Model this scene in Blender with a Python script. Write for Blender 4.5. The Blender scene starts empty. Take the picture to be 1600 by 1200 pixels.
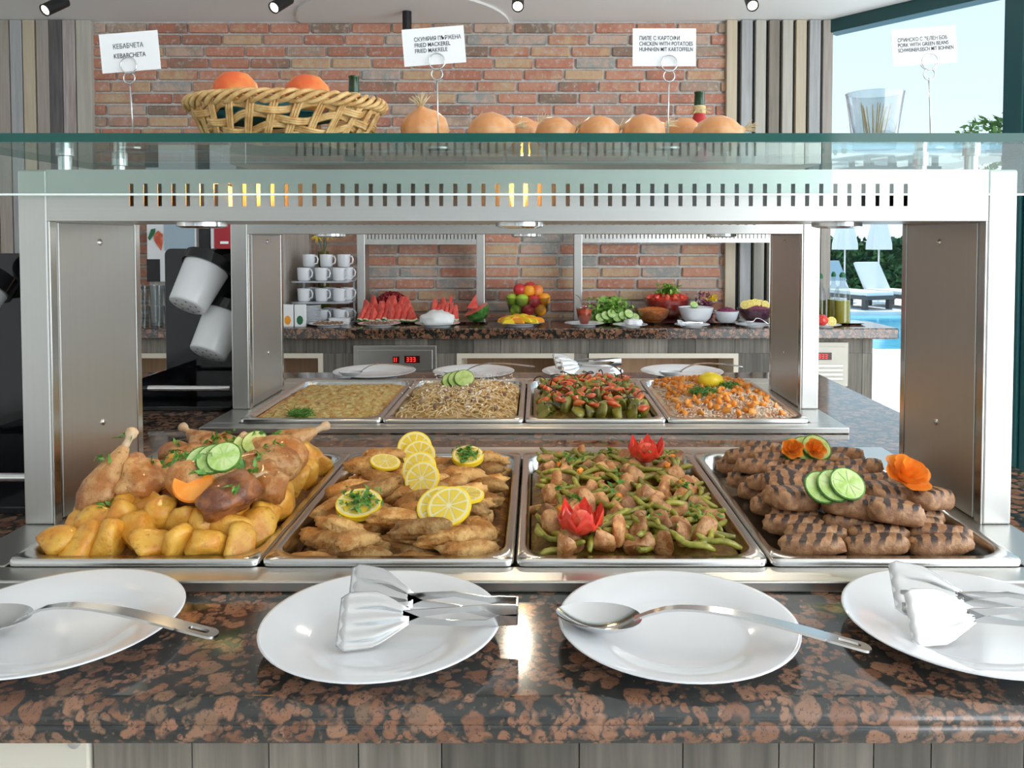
import bpy, bmesh, math, random
from mathutils import Vector, Matrix, noise
S = bpy.context.scene
COL = S.collection
PI = math.pi
rnd = random.Random(11)

# ---------------------------------------------------------------- camera
F, CX, HY, TH, ZC = 1264.0, 838.0, 375.0, math.radians(2.0), 1.35
CY = HY + F * math.tan(TH)
cam = bpy.data.objects.new('camera', bpy.data.cameras.new('camera'))
COL.objects.link(cam)
cam.location = (0, 0, ZC)
cam.rotation_euler = (PI / 2 - TH, 0, 0)
cam.data.sensor_width = 36
cam.data.lens = 36 * F / 1600
cam.data.shift_x = (800 - CX) / 1600
cam.data.shift_y = -(600 - CY) / 1600
cam.data.clip_start = 0.05
cam.data.clip_end = 300
S.camera = cam
def ray(x, y):
    a = (x - CX) / F; b = -(y - CY) / F; c, s = math.cos(TH), math.sin(TH)
    return a, c + b * s, -s + b * c
def at(x, y, Y):
    d = ray(x, y); t = Y / d[1]
    return Vector((d[0] * t, Y, ZC + d[2] * t))
def onz(x, y, z):
    d = ray(x, y); t = (z - ZC) / d[2]
    return Vector((d[0] * t, d[1] * t, z))

# ---------------------------------------------------------------- world, sun, window daylight, exposure
W = bpy.data.worlds.new('sky'); S.world = W; W.use_nodes = True
nt = W.node_tree; bg = nt.nodes['Background']
tc = nt.nodes.new('ShaderNodeTexCoord'); sp = nt.nodes.new('ShaderNodeSeparateXYZ'); rp = nt.nodes.new('ShaderNodeValToRGB')
nt.links.new(tc.outputs['Generated'], sp.inputs[0]); nt.links.new(sp.outputs['Z'], rp.inputs[0]); nt.links.new(rp.outputs[0], bg.inputs[0])
rp.color_ramp.elements[0].position = 0.0; rp.color_ramp.elements[0].color = (0.80, 0.92, 1.0, 1)
rp.color_ramp.elements[1].position = 0.9; rp.color_ramp.elements[1].color = (0.42, 0.68, 0.95, 1)
e = rp.color_ramp.elements.new(0.25); e.color = (0.62, 0.83, 0.98, 1)
bg.inputs[1].default_value = 1.15
sun = bpy.data.objects.new('sun', bpy.data.lights.new('sun', 'SUN')); COL.objects.link(sun)
sun.data.energy = 3.2; sun.data.angle = math.radians(1.0); sun.data.color = (1, 0.96, 0.9)
sun.rotation_euler = Vector((-0.30, -0.75, -1.15)).to_track_quat('-Z', 'Y').to_euler()
def area(name, loc, size, energy, color=(1, 0.95, 0.88), rot=(0, 0, 0)):
    l = bpy.data.lights.new(name, 'AREA'); l.shape = 'RECTANGLE'; l.size, l.size_y = size; l.energy = energy; l.color = color
    o = bpy.data.objects.new(name, l); COL.objects.link(o); o.location = loc; o.rotation_euler = rot
    return o
# daylight of the glass wall that runs on past the right edge of the picture
area('window_right_offscreen', (3.11, -1.9, 1.35), (2.4, 8.6), 200, (0.95, 0.98, 1.0), (0, PI / 2, 0))
S.view_settings.view_transform = 'Standard'
S.view_settings.look = 'None'
S.view_settings.gamma = 1.0
S.view_settings.use_curve_mapping = False
S.view_settings.exposure = 0.22

# ---------------------------------------------------------------- materials
MATS = {}
def base(name):
    m = bpy.data.materials.new(name); m.use_nodes = True
    return m, m.node_tree, m.node_tree.nodes['Principled BSDF']
def texco(t, scale=(1, 1, 1), kind='Object'):
    tc = t.nodes.new('ShaderNodeTexCoord'); mp = t.nodes.new('ShaderNodeMapping')
    mp.inputs['Scale'].default_value = scale
    t.links.new(tc.outputs[kind], mp.inputs[0]); return mp.outputs[0]
def nz(t, co, scale, detail=4, rough=0.55):
    n = t.nodes.new('ShaderNodeTexNoise'); n.inputs['Scale'].default_value = scale
    n.inputs['Detail'].default_value = detail; n.inputs['Roughness'].default_value = rough
    t.links.new(co, n.inputs['Vector']); return n.outputs[0]
def ramp(t, fac, stops):
    r = t.nodes.new('ShaderNodeValToRGB'); cr = r.color_ramp
    while len(cr.elements) < len(stops): cr.elements.new(0.5)
    for e, (p, c) in zip(cr.elements, stops): e.position = p; e.color = (*c, 1)
    t.links.new(fac, r.inputs[0]); return r.outputs[0]
def bump(t, b, h, strength, dist=0.01):
    n = t.nodes.new('ShaderNodeBump'); n.inputs['Strength'].default_value = strength; n.inputs['Distance'].default_value = dist
    t.links.new(h, n.inputs['Height']); t.links.new(n.outputs[0], b.inputs['Normal'])
def mixc(t, fac, a, b, mode='MIX'):
    m = t.nodes.new('ShaderNodeMix'); m.data_type = 'RGBA'; m.blend_type = mode
    for s, v in ((m.inputs[0], fac), (m.inputs[6], a), (m.inputs[7], b)):
        if isinstance(v, (int, float)): s.default_value = v
        elif isinstance(v, tuple): s.default_value = (*v, 1)
        else: t.links.new(v, s)
    return m.outputs[2]
def rand(t):
    return t.nodes.new('ShaderNodeObjectInfo').outputs['Random']
def plain(name, c, rough=0.5, metal=0.0, var=0.0, nscale=20, bmp=0.0, c2=None, spec=0.5, emit=0, sss=0, coat=0, rv=0):
    m, t, b = base(name)
    b.inputs['Roughness'].default_value = rough; b.inputs['Metallic'].default_value = metal
    b.inputs['Specular IOR Level'].default_value = spec
    col = None
    if c2 or bmp:
        co = texco(t); n = nz(t, co, nscale)
        if c2: col = ramp(t, n, [(0.41, c), (0.59, c2)])
        if bmp >= 0.25 and c2:
            n2 = nz(t, co, nscale * 4.5, 5, 0.7)
            col = mixc(t, ramp(t, n2, [(0.30, (0.8, 0.8, 0.8)), (0.45, (0, 0, 0))]), col, tuple(x * 0.5 for x in c))
            ad = t.nodes.new('ShaderNodeMath'); ad.operation = 'MULTIPLY_ADD'; ad.inputs[1].default_value = 0.6
            t.links.new(n2, ad.inputs[0]); t.links.new(n, ad.inputs[2]); n = ad.outputs[0]
        if bmp: bump(t, b, n, bmp)
    if rv:
        r = rand(t)
        hs = t.nodes.new('ShaderNodeHueSaturation')
        mr = t.nodes.new('ShaderNodeMapRange'); mr.inputs[3].default_value = 1 - rv; mr.inputs[4].default_value = 1 + rv
        t.links.new(r, mr.inputs[0]); t.links.new(mr.outputs[0], hs.inputs['Value'])
        if col: t.links.new(col, hs.inputs['Color'])
        else: hs.inputs['Color'].default_value = (*c, 1)
        col = hs.outputs[0]
    if col: t.links.new(col, b.inputs['Base Color'])
    else: b.inputs['Base Color'].default_value = (*c, 1)
    if emit:
        b.inputs['Emission Color'].default_value = (*c, 1); b.inputs['Emission Strength'].default_value = emit
    if sss:
        b.inputs['Subsurface Weight'].default_value = sss; b.inputs['Subsurface Radius'].default_value = (0.01, 0.005, 0.003)
        b.inputs['Subsurface Scale'].default_value = 0.5
    if coat: b.inputs['Coat Weight'].default_value = coat; b.inputs['Coat Roughness'].default_value = 0.08
    MATS[name] = m; return m
def steel(name, grain, c=(0.60, 0.59, 0.565), rough=0.28):
    m, t, b = base(name)
    co = texco(t, grain); n = nz(t, co, 1.0, 3)
    b.inputs['Metallic'].default_value = 1.0
    t.links.new(ramp(t, n, [(0.3, tuple(x * 0.96 for x in c)), (0.7, c)]), b.inputs['Base Color'])
    mr = t.nodes.new('ShaderNodeMapRange'); mr.inputs[3].default_value = rough - 0.03; mr.inputs[4].default_value = rough + 0.04
    t.links.new(n, mr.inputs[0]); t.links.new(mr.outputs[0], b.inputs['Roughness'])
    bump(t, b, n, 0.02, 0.0006)
    MATS[name] = m; return m
def glass(name, tint=(0.9, 0.96, 0.94), ior=1.45, rough=0.0):
    m, t, b = base(name); t.nodes.remove(b)
    tr = t.nodes.new('ShaderNodeBsdfTransparent'); tr.inputs[0].default_value = (*tint, 1)
    gl = t.nodes.new('ShaderNodeBsdfGlossy'); gl.inputs['Roughness'].default_value = rough
    lw = t.nodes.new('ShaderNodeLayerWeight'); lw.inputs[0].default_value = 0.5
    pw = t.nodes.new('ShaderNodeMath'); pw.operation = 'POWER'; pw.inputs[1].default_value = 4.5; t.links.new(lw.outputs['Facing'], pw.inputs[0])
    fr = t.nodes.new('ShaderNodeMath'); fr.operation = 'MULTIPLY_ADD'; fr.inputs[1].default_value = 0.75 * (ior - 1) / 0.45; fr.inputs[2].default_value = 0.04 * (ior - 1) / 0.45; t.links.new(pw.outputs[0], fr.inputs[0])
    mx = t.nodes.new('ShaderNodeMixShader'); out = t.nodes['Material Output']
    t.links.new(fr.outputs[0], mx.inputs[0]); t.links.new(tr.outputs[0], mx.inputs[1]); t.links.new(gl.outputs[0], mx.inputs[2])
    t.links.new(mx.outputs[0], out.inputs[0])
    MATS[name] = m; return m
def granite():
    m, t, b = base('granite')
    co0 = texco(t)
    wob = t.nodes.new('ShaderNodeTexNoise'); wob.inputs['Scale'].default_value = 40; wob.inputs['Detail'].default_value = 3
    t.links.new(co0, wob.inputs['Vector'])
    add = t.nodes.new('ShaderNodeVectorMath'); add.operation = 'MULTIPLY_ADD'
    t.links.new(wob.outputs['Color'], add.inputs[0]); add.inputs[1].default_value = (0.022,) * 3; t.links.new(co0, add.inputs[2])
    co = add.outputs[0]
    def vor(scale):
        v = t.nodes.new('ShaderNodeTexVoronoi'); v.inputs['Scale'].default_value = scale; t.links.new(co, v.inputs['Vector']); return v
    v1, v2 = vor(40), vor(95)
    m1 = ramp(t, v1.outputs['Distance'], [(0.44, (1, 1, 1)), (0.54, (0, 0, 0))])
    m2 = ramp(t, v2.outputs['Distance'], [(0.42, (1, 1, 1)), (0.58, (0, 0, 0))])
    pick = ramp(t, nz(t, co0, 26, 3), [(0.44, (0, 0, 0)), (0.53, (1, 1, 1))])
    blob = mixc(t, pick, m2, m1)
    sp1 = t.nodes.new('ShaderNodeSeparateColor'); t.links.new(v1.outputs['Color'], sp1.inputs[0])
    brown = ramp(t, sp1.outputs[0], [(0.0, (0.17, 0.07, 0.035)), (0.4, (0.26, 0.115, 0.06)), (0.75, (0.31, 0.155, 0.09)), (1.0, (0.15, 0.09, 0.05))])
    fine = nz(t, co0, 260, 4, 0.7)
    brown = mixc(t, ramp(t, fine, [(0.36, (1, 1, 1)), (0.46, (0, 0, 0))]), brown, (0.06, 0.035, 0.025))
    dark = ramp(t, nz(t, co0, 120, 4), [(0.35, (0.008, 0.009, 0.010)), (0.60, (0.025, 0.026, 0.022)), (0.75, (0.16, 0.10, 0.06))])
    t.links.new(mixc(t, blob, dark, brown), b.inputs['Base Color'])
    b.inputs['Roughness'].default_value = 0.10
    b.inputs['IOR'].default_value = 1.75
    MATS['granite'] = m
granite()
def wood(name, c1, c2, vert=True, rv=0.25, rough=0.6):
    m, t, b = base(name)
    co = texco(t, (60, 60, 3) if vert else (3, 60, 60))
    oi = t.nodes.new('ShaderNodeObjectInfo')
    ad = t.nodes.new('ShaderNodeVectorMath'); ad.operation = 'ADD'
    cm = t.nodes.new('ShaderNodeCombineXYZ'); ml = t.nodes.new('ShaderNodeMath'); ml.operation = 'MULTIPLY'; ml.inputs[1].default_value = 90
    t.links.new(oi.outputs['Random'], ml.inputs[0])
    for k in range(3): t.links.new(ml.outputs[0], cm.inputs[k])
    t.links.new(co, ad.inputs[0]); t.links.new(cm.outputs[0], ad.inputs[1])
    n = nz(t, ad.outputs[0], 1.2, 5)
    col = ramp(t, n, [(0.3, c1), (0.7, c2)])
    hs = t.nodes.new('ShaderNodeHueSaturation'); mr = t.nodes.new('ShaderNodeMapRange')
    mr.inputs[3].default_value = 1 - rv; mr.inputs[4].default_value = 1 + rv
    t.links.new(oi.outputs['Random'], mr.inputs[0]); t.links.new(mr.outputs[0], hs.inputs['Value']); t.links.new(col, hs.inputs['Color'])
    t.links.new(hs.outputs[0], b.inputs['Base Color']); b.inputs['Roughness'].default_value = rough
    bump(t, b, n, 0.15, 0.002)
    MATS[name] = m; return m
def brickmat():
    m, t, b = base('brick')
    co = texco(t); r = rand(t)
    oi = t.nodes.new('ShaderNodeObjectInfo')
    geo = t.nodes.new('ShaderNodeNewGeometry')
    ad = t.nodes.new('ShaderNodeVectorMath'); ad.operation = 'ADD'
    t.links.new(geo.outputs['Position'], ad.inputs[0]); t.links.new(oi.outputs['Location'], ad.inputs[1])
    n = nz(t, ad.outputs[0], 9, 6, 0.65); n2 = nz(t, ad.outputs[0], 38, 5, 0.7)
    cell = t.nodes.new('ShaderNodeTexWhiteNoise'); t.links.new(oi.outputs['Location'], cell.inputs['Vector'])
    rr = t.nodes.new('ShaderNodeMath'); rr.operation = 'MULTIPLY_ADD'; rr.inputs[1].default_value = 0.55; 
    sb = t.nodes.new('ShaderNodeMath'); sb.operation = 'SUBTRACT'; sb.inputs[1].default_value = 0.5
    t.links.new(n, sb.inputs[0]); t.links.new(sb.outputs[0], rr.inputs[0]); t.links.new(r, rr.inputs[2])
    col = ramp(t, rr.outputs[0], [(0.0, (0.27, 0.19, 0.14)), (0.14, (0.50, 0.20, 0.13)), (0.30, (0.60, 0.30, 0.20)), (0.45, (0.52, 0.21, 0.14)),
                           (0.58, (0.60, 0.42, 0.25)), (0.70, (0.56, 0.28, 0.20)), (0.82, (0.38, 0.29, 0.22)), (0.92, (0.62, 0.42, 0.32)), (1.0, (0.34, 0.35, 0.33))])
    col = mixc(t, ramp(t, n2, [(0.52, (0, 0, 0)), (0.70, (0.8, 0.8, 0.8))]), col, (0.60, 0.56, 0.51))
    col = mixc(t, ramp(t, n2, [(0.25, (0.7, 0.7, 0.7)), (0.37, (0, 0, 0))]), col, (0.13, 0.11, 0.10))
    t.links.new(col, b.inputs['Base Color']); b.inputs['Roughness'].default_value = 0.85
    bump(t, b, n2, 0.5, 0.006)
    MATS['brick'] = m
brickmat()
steel('steel_v', (220, 220, 3), c=(0.62, 0.615, 0.59), rough=0.38); steel('steel_h', (3, 220, 220), c=(0.58, 0.575, 0.55), rough=0.32); steel('steel', (40, 40, 40), rough=0.2)
steel('pan_steel', (30, 30, 30), c=(0.66, 0.65, 0.63), rough=0.2); steel('chrome', (10, 10, 10), c=(0.72, 0.72, 0.72), rough=0.14)
steel('steel_dark', (220, 220, 3), c=(0.42, 0.40, 0.38), rough=0.3)
glass('glass_shelf', (0.90, 0.955, 0.935)); glass('glass_clear', (0.95, 0.97, 0.97)); glass('glass_window', (0.97, 0.985, 0.985), 1.12); glass('glass_bowl', (0.82, 0.85, 0.86), 1.8)
plain('glass_edge', (0.0, 0.075, 0.06), 0.08); plain('glass_edge_light', (0.80, 0.90, 0.86), 0.1)
plain('mortar', (0.62, 0.61, 0.58), 0.9, c2=(0.72, 0.71, 0.68), nscale=30, bmp=0.3)
plain('white_paint', (0.90, 0.90, 0.89), 0.7); plain('warm_white_paint', (0.85, 0.84, 0.81), 0.7)
plain('floor_tile', (0.55, 0.52, 0.48), 0.25, c2=(0.62, 0.59, 0.55), nscale=5)
plain('paving', (0.82, 0.80, 0.77), 0.8, c2=(0.88, 0.87, 0.85), nscale=3)
plain('porcelain', (0.78, 0.795, 0.82), 0.10, coat=0.3); plain('white_plastic', (0.82, 0.84, 0.86), 0.25)
plain('black_gloss', (0.006, 0.006, 0.008), 0.06); plain('black_matte', (0.012, 0.012, 0.014), 0.5)
plain('teal_frame', (0.005, 0.055, 0.06), 0.3); plain('cream', (0.72, 0.64, 0.52), 0.45)
plain('cream_metal', (0.66, 0.62, 0.52), 0.4)
plain('paper', (0.88, 0.88, 0.89), 0.6); plain('ink', (0.05, 0.05, 0.06), 0.7)
plain('lens_unlit', (0.55, 0.53, 0.50), 0.15); plain('lamp_glow', (1.0, 0.72, 0.35), 0.5, emit=14); plain('spot_glow', (1.0, 0.86, 0.62), 0.5, emit=5); plain('bulb', (1.0, 0.42, 0.08), 0.5, emit=6)
plain('led_red', (1.0, 0.03, 0.02), 0.5, emit=2.0); plain('panel_dark', (0.05, 0.008, 0.008), 0.2)
wood('plank_grey', (0.10, 0.088, 0.072), (0.22, 0.195, 0.16), rv=0.38)
wood('niche_wood', (0.33, 0.20, 0.115), (0.42, 0.27, 0.16), rv=0.05)
SL = [('slat_taupe', (0.36, 0.31, 0.27), (0.47, 0.42, 0.37)), ('slat_grey', (0.36, 0.36, 0.36), (0.50, 0.50, 0.50)), ('slat_tan', (0.56, 0.46, 0.33), (0.66, 0.56, 0.42)),
      ('slat_dark', (0.09, 0.08, 0.08), (0.16, 0.15, 0.15)), ('slat_worn', (0.34, 0.25, 0.22), (0.60, 0.56, 0.54)), ('slat_brown', (0.22, 0.19, 0.155), (0.31, 0.27, 0.22)),
      ('slat_beige', (0.46, 0.43, 0.37), (0.57, 0.54, 0.47))]
for n_, a_, b_ in SL: wood(n_, a_, b_, rv=0.04)
# food
plain('potato', (0.66, 0.27, 0.025), 0.35, c2=(0.76, 0.42, 0.06), nscale=30, bmp=0.3, rv=0.12, coat=0.2)
plain('chicken_skin', (0.44, 0.15, 0.025), 0.3, c2=(0.70, 0.39, 0.15), nscale=30, bmp=0.7, rv=0.22, coat=0.3)
plain('chicken_dark', (0.15, 0.04, 0.012), 0.28, c2=(0.40, 0.14, 0.04), nscale=28, bmp=0.5, rv=0.15, coat=0.4)
plain('bone', (0.55, 0.36, 0.20), 0.5, c2=(0.68, 0.50, 0.32), nscale=50)
plain('carrot', (0.90, 0.27, 0.025), 0.3, c2=(0.95, 0.36, 0.05), nscale=40, rv=0.1)
plain('cuc_skin', (0.03, 0.12, 0.015), 0.3, c2=(0.10, 0.25, 0.03), nscale=60); plain('cuc_flesh', (0.42, 0.62, 0.16), 0.3, c2=(0.60, 0.75, 0.34), nscale=60)
plain('herb', (0.05, 0.17, 0.02), 0.5, c2=(0.15, 0.34, 0.05), nscale=90); plain('lettuce', (0.13, 0.33, 0.03), 0.45, c2=(0.33, 0.55, 0.10), nscale=40)
plain('fried', (0.48, 0.20, 0.04), 0.5, c2=(0.76, 0.46, 0.17), nscale=30, bmp=0.9, rv=0.48)
plain('lemon_rind', (0.92, 0.68, 0.03), 0.35); plain('lemon_pith', (0.84, 0.76, 0.42), 0.5); plain('lemon_flesh', (0.78, 0.58, 0.06), 0.25, coat=0.3)
plain('pork', (0.36, 0.13, 0.035), 0.4, c2=(0.62, 0.33, 0.14), nscale=45, bmp=0.4, rv=0.28, coat=0.15)
plain('bean', (0.17, 0.17, 0.015), 0.35, c2=(0.33, 0.31, 0.045), nscale=60, rv=0.25, coat=0.15)
plain('stew', (0.20, 0.09, 0.015), 0.25, c2=(0.28, 0.19, 0.03), nscale=60, bmp=0.5)
plain('oil_bed', (0.30, 0.13, 0.02), 0.25, c2=(0.16, 0.06, 0.012), nscale=50, bmp=0.4)
plain('tomato', (0.72, 0.03, 0.02), 0.2, c2=(0.80, 0.07, 0.04), nscale=60, coat=0.3)
plain('tomato_flesh', (0.85, 0.18, 0.10), 0.3, c2=(0.80, 0.08, 0.05), nscale=120)
def kebab():
    m, t, b = base('grilled_meat')
    co = texco(t); r = rand(t)
    n = nz(t, co, 55, 5, 0.65)
    col = ramp(t, n, [(0.3, (0.19, 0.08, 0.035)), (0.5, (0.36, 0.18, 0.085)), (0.70, (0.54, 0.32, 0.17))])
    wv = t.nodes.new('ShaderNodeTexWave'); wv.inputs['Scale'].default_value = 15; wv.inputs['Distortion'].default_value = 4.0; wv.inputs['Detail'].default_value = 2
    wv.inputs['Detail Scale'].default_value = 2
    mp = t.nodes.new('ShaderNodeMapping'); t.links.new(co, mp.inputs[0]); mp.inputs['Rotation'].default_value = (0, 0, 0.3); t.links.new(mp.outputs[0], wv.inputs['Vector'])
    mk = ramp(t, wv.outputs[0], [(0.55, (0, 0, 0)), (0.72, (1, 1, 1))])
    sep = t.nodes.new('ShaderNodeSeparateXYZ'); t.links.new(co, sep.inputs[0])
    up = ramp(t, sep.outputs[2], [(0.006, (0, 0, 0)), (0.010, (1, 1, 1))])
    mk = mixc(t, 1.0, mk, up, 'MULTIPLY')
    t.links.new(mixc(t, mk, col, (0.035, 0.022, 0.022)), b.inputs['Base Color'])
    b.inputs['Roughness'].default_value = 0.5; bump(t, b, n, 0.7, 0.006)
    MATS['grilled_meat'] = m
kebab()
plain('gratin', (0.66, 0.40, 0.08), 0.45, c2=(0.84, 0.66, 0.27), nscale=60, bmp=0.9); plain('gratin_brown', (0.42, 0.17, 0.04), 0.5, c2=(0.62, 0.32, 0.08), nscale=50)
plain('noodle', (0.60, 0.38, 0.14), 0.4, c2=(0.78, 0.60, 0.33), nscale=50); plain('cheese', (0.88, 0.82, 0.72), 0.6); plain('mushroom', (0.22, 0.12, 0.08), 0.45, c2=(0.36, 0.23, 0.16), nscale=60)
plain('pepper_green', (0.13, 0.13, 0.012), 0.3, c2=(0.33, 0.29, 0.04), nscale=35, rv=0.3, coat=0.3); plain('pepper_red', (0.60, 0.06, 0.02), 0.3, c2=(0.75, 0.20, 0.04), nscale=50, rv=0.2, coat=0.2)
plain('stem_dark', (0.055, 0.035, 0.02), 0.5); plain('rice', (0.84, 0.72, 0.58), 0.45, c2=(0.84, 0.54, 0.34), nscale=40); plain('carrot_cube', (0.86, 0.26, 0.02), 0.35, c2=(0.88, 0.36, 0.05), nscale=40, rv=0.15)
plain('onion', (0.70, 0.30, 0.11), 0.35, c2=(0.80, 0.44, 0.22), nscale=22, rv=0.06); plain('onion_root', (0.72, 0.58, 0.36), 0.7)
plain('peach', (0.78, 0.13, 0.03), 0.45, c2=(0.88, 0.34, 0.07), nscale=14, rv=0.05)
plain('wicker', (0.52, 0.28, 0.09), 0.5, c2=(0.74, 0.48, 0.20), nscale=60, rv=0.0); plain('teal_cloth', (0.015, 0.13, 0.15), 0.8)
plain('bottle_green', (0.012, 0.05, 0.015), 0.12); plain('raffia', (0.70, 0.55, 0.30), 0.8); plain('red_berry', (0.50, 0.02, 0.02), 0.25)
plain('melon', (0.85, 0.09, 0.07), 0.3, c2=(0.90, 0.19, 0.14), nscale=50, rv=0.1); plain('melon_white', (0.80, 0.80, 0.55), 0.4); plain('melon_rind', (0.02, 0.12, 0.02), 0.3, c2=(0.12, 0.28, 0.06), nscale=35)
plain('apple_green', (0.42, 0.58, 0.05), 0.25); plain('apple_red', (0.62, 0.04, 0.04), 0.25); plain('orange', (0.92, 0.36, 0.02), 0.4, bmp=0.1, nscale=150); plain('yellow', (0.93, 0.68, 0.03), 0.45)
plain('cherry', (0.22, 0.006, 0.012), 0.15); plain('sauce', (0.70, 0.08, 0.02), 0.2); plain('salsa', (0.72, 0.12, 0.02), 0.3, c2=(0.85, 0.30, 0.05), nscale=70, bmp=0.6)
plain('cabbage', (0.16, 0.02, 0.06), 0.4, c2=(0.30, 0.06, 0.13), nscale=60, bmp=0.5); plain('feta', (0.90, 0.90, 0.88), 0.6, bmp=0.3, nscale=30)
plain('pastry', (0.24, 0.12, 0.06), 0.6, c2=(0.36, 0.20, 0.10), nscale=70); plain('oil', (0.42, 0.36, 0.01), 0.1); plain('oil_dark', (0.12, 0.12, 0.02), 0.1)
plain('red_panel', (0.42, 0.008, 0.02), 0.3); plain('blue_grey', (0.36, 0.47, 0.55), 0.25); plain('leaf_green', (0.02, 0.16, 0.06), 0.5)
plain('tree_leaf', (0.055, 0.13, 0.025), 0.7, c2=(0.16, 0.28, 0.06), nscale=3); plain('hedge_leaf', (0.015, 0.075, 0.03), 0.7, c2=(0.06, 0.17, 0.05), nscale=3); plain('bark', (0.10, 0.07, 0.05), 0.9)
plain('pool_water', (0.08, 0.50, 0.78), 0.06, c2=(0.16, 0.62, 0.85), nscale=1.5, bmp=0.25); plain('canvas', (0.86, 0.86, 0.86), 0.8); plain('wicker_dark', (0.10, 0.09, 0.09), 0.7); plain('towel_pink', (0.75, 0.30, 0.35), 0.9)

# ---------------------------------------------------------------- mesh helpers
class MB:
    def __init__(s): s.v = []; s.f = []; s.mi = []
    def add(s, vs, fs, mi=0, mat=None):
        o = len(s.v)
        s.v += [mat @ Vector(p) if mat else Vector(p) for p in vs]
        s.f += [tuple(i + o for i in f) for f in fs]; s.mi += [mi] * len(fs); return s
    def box(s, x0, x1, y0, y1, z0, z1, mi=0, mat=None):
        return s.add([(x0, y0, z0), (x1, y0, z0), (x1, y1, z0), (x0, y1, z0), (x0, y0, z1), (x1, y0, z1), (x1, y1, z1), (x0, y1, z1)],
              [(0, 3, 2, 1), (4, 5, 6, 7), (0, 1, 5, 4), (1, 2, 6, 5), (2, 3, 7, 6), (3, 0, 4, 7)], mi, mat)
    def loops(s, L, mi=0, mat=None, close=True, cap0=False, cap1=False):
        n = len(L[0]); vs = [p for l in L for p in l]; fs = []
        for i in range(len(L) - 1):
            for j in range(n if close else n - 1):
                k = (j + 1) % n
                fs.append((i * n + j, i * n + k, (i + 1) * n + k, (i + 1) * n + j))
        if cap0: fs.append(tuple(reversed(range(n))))
        if cap1: fs.append(tuple((len(L) - 1) * n + j for j in range(n)))
        return s.add(vs, fs, mi, mat)
    def lathe(s, prof, n=32, mat=None, mi=0, cap0=False, cap1=False, wob=None):
        L = []
        for r, z in prof:
            L.append([((r * (wob(2 * PI * j / n, z) if wob else 1)) * math.cos(2 * PI * j / n), (r * (wob(2 * PI * j / n, z) if wob else 1)) * math.sin(2 * PI * j / n), z) for j in range(n)])
        return s.loops(L, mi, mat, True, cap0, cap1)
    def tube(s, path, r, n=8, mi=0, mat=None, closed=False):
        P = [Vector(p) for p in path]; L = []; up = None
        m = len(P)
        for i, p in enumerate(P):
            if closed: t = P[(i + 1) % m] - P[i - 1]
            else: t = P[min(i + 1, m - 1)] - P[max(i - 1, 0)]
            t.normalize()
            if up is None:
                up = t.orthogonal().normalized()
            else:
                up = (up - t * up.dot(t)); up = up.normalized() if up.length > 1e-6 else t.orthogonal().normalized()
            b = t.cross(up); rr = r[i] if isinstance(r, (list, tuple)) else r
            L.append([p + (up * math.cos(2 * PI * j / n) + b * math.sin(2 * PI * j / n)) * rr for j in range(n)])
        if closed: L.append(L[0]); return s.loops(L, mi, mat)
        return s.loops(L, mi, mat, True, True, True)
    def build(s, name, mat, parent=None, smooth=False, bevel=0, seg=2, loc=None):
        me = mesh(s, name, mat, smooth, bevel, seg)
        return link(name, me, parent, loc)
def mesh(s, name, mat, smooth=False, bevel=0, seg=2):
    me = bpy.data.meshes.new(name); me.from_pydata([tuple(v) for v in s.v], [], s.f)
    for m in (mat if isinstance(mat, (list, tuple)) else [mat]): me.materials.append(MATS[m])
    for p, mi in zip(me.polygons, s.mi): p.material_index = mi
    bm = bmesh.new(); bm.from_mesh(me)
    bmesh.ops.recalc_face_normals(bm, faces=bm.faces)
    if bevel:
        bmesh.ops.bevel(bm, geom=[e for e in bm.edges if len(e.link_faces) == 2 and e.calc_face_angle(0) > 0.5], offset=bevel, segments=seg, affect='EDGES', profile=0.5)
    bm.to_mesh(me); bm.free()
    if smooth:
        for p in me.polygons: p.use_smooth = True
        if smooth != 'all': me.set_sharp_from_angle(angle=math.radians(50))
    return me
def link(name, me, parent=None, loc=None, rot=None):
    o = bpy.data.objects.new(name, me); COL.objects.link(o)
    if parent: o.parent = parent
    if loc is not None: o.location = loc
    if rot is not None: o.rotation_euler = rot
    return o
def tag(o, label=None, cat=None, group=None, kind=None):
    for k, v in (('label', label), ('category', cat), ('group', group), ('kind', kind)):
        if v: o[k] = v
    return o
def thing(name, label, cat, loc=(0, 0, 0), rot=(0, 0, 0), group=None):
    o = bpy.data.objects.new(name, None); COL.objects.link(o); o.empty_display_size = 0.02
    o.location = loc; o.rotation_euler = rot; return tag(o, label, cat, group)
KIDS = {}
def dup(root, loc, rot=None, label=None, scale=None, group=None):
    def cp(o, par):
        c = o.copy(); COL.objects.link(c); c.parent = par
        for ch in o.children: cp(ch, c)
        return c
    r = cp(root, None); r.location = loc
    if rot is not None: r.rotation_euler = rot
    if scale: r.scale = (scale,) * 3
    if label: r['label'] = label
    if group: r['group'] = group
    return r
def struct(name, mb, mat, parent=None, **k):
    o = mb.build(name, mat, parent, **k)
    if not parent: o['kind'] = 'structure'
    return o
def bx(x0, x1, y0, y1, z0, z1): return MB().box(x0, x1, y0, y1, z0, z1)
def ico(sub):
    bm = bmesh.new(); bmesh.ops.create_icosphere(bm, subdivisions=sub, radius=1)
    v = [x.co.copy() for x in bm.verts]; f = [tuple(y.index for y in x.verts) for x in bm.faces]; bm.free(); return v, f
ICO = {k: ico(k) for k in (1, 2, 3)}
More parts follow.
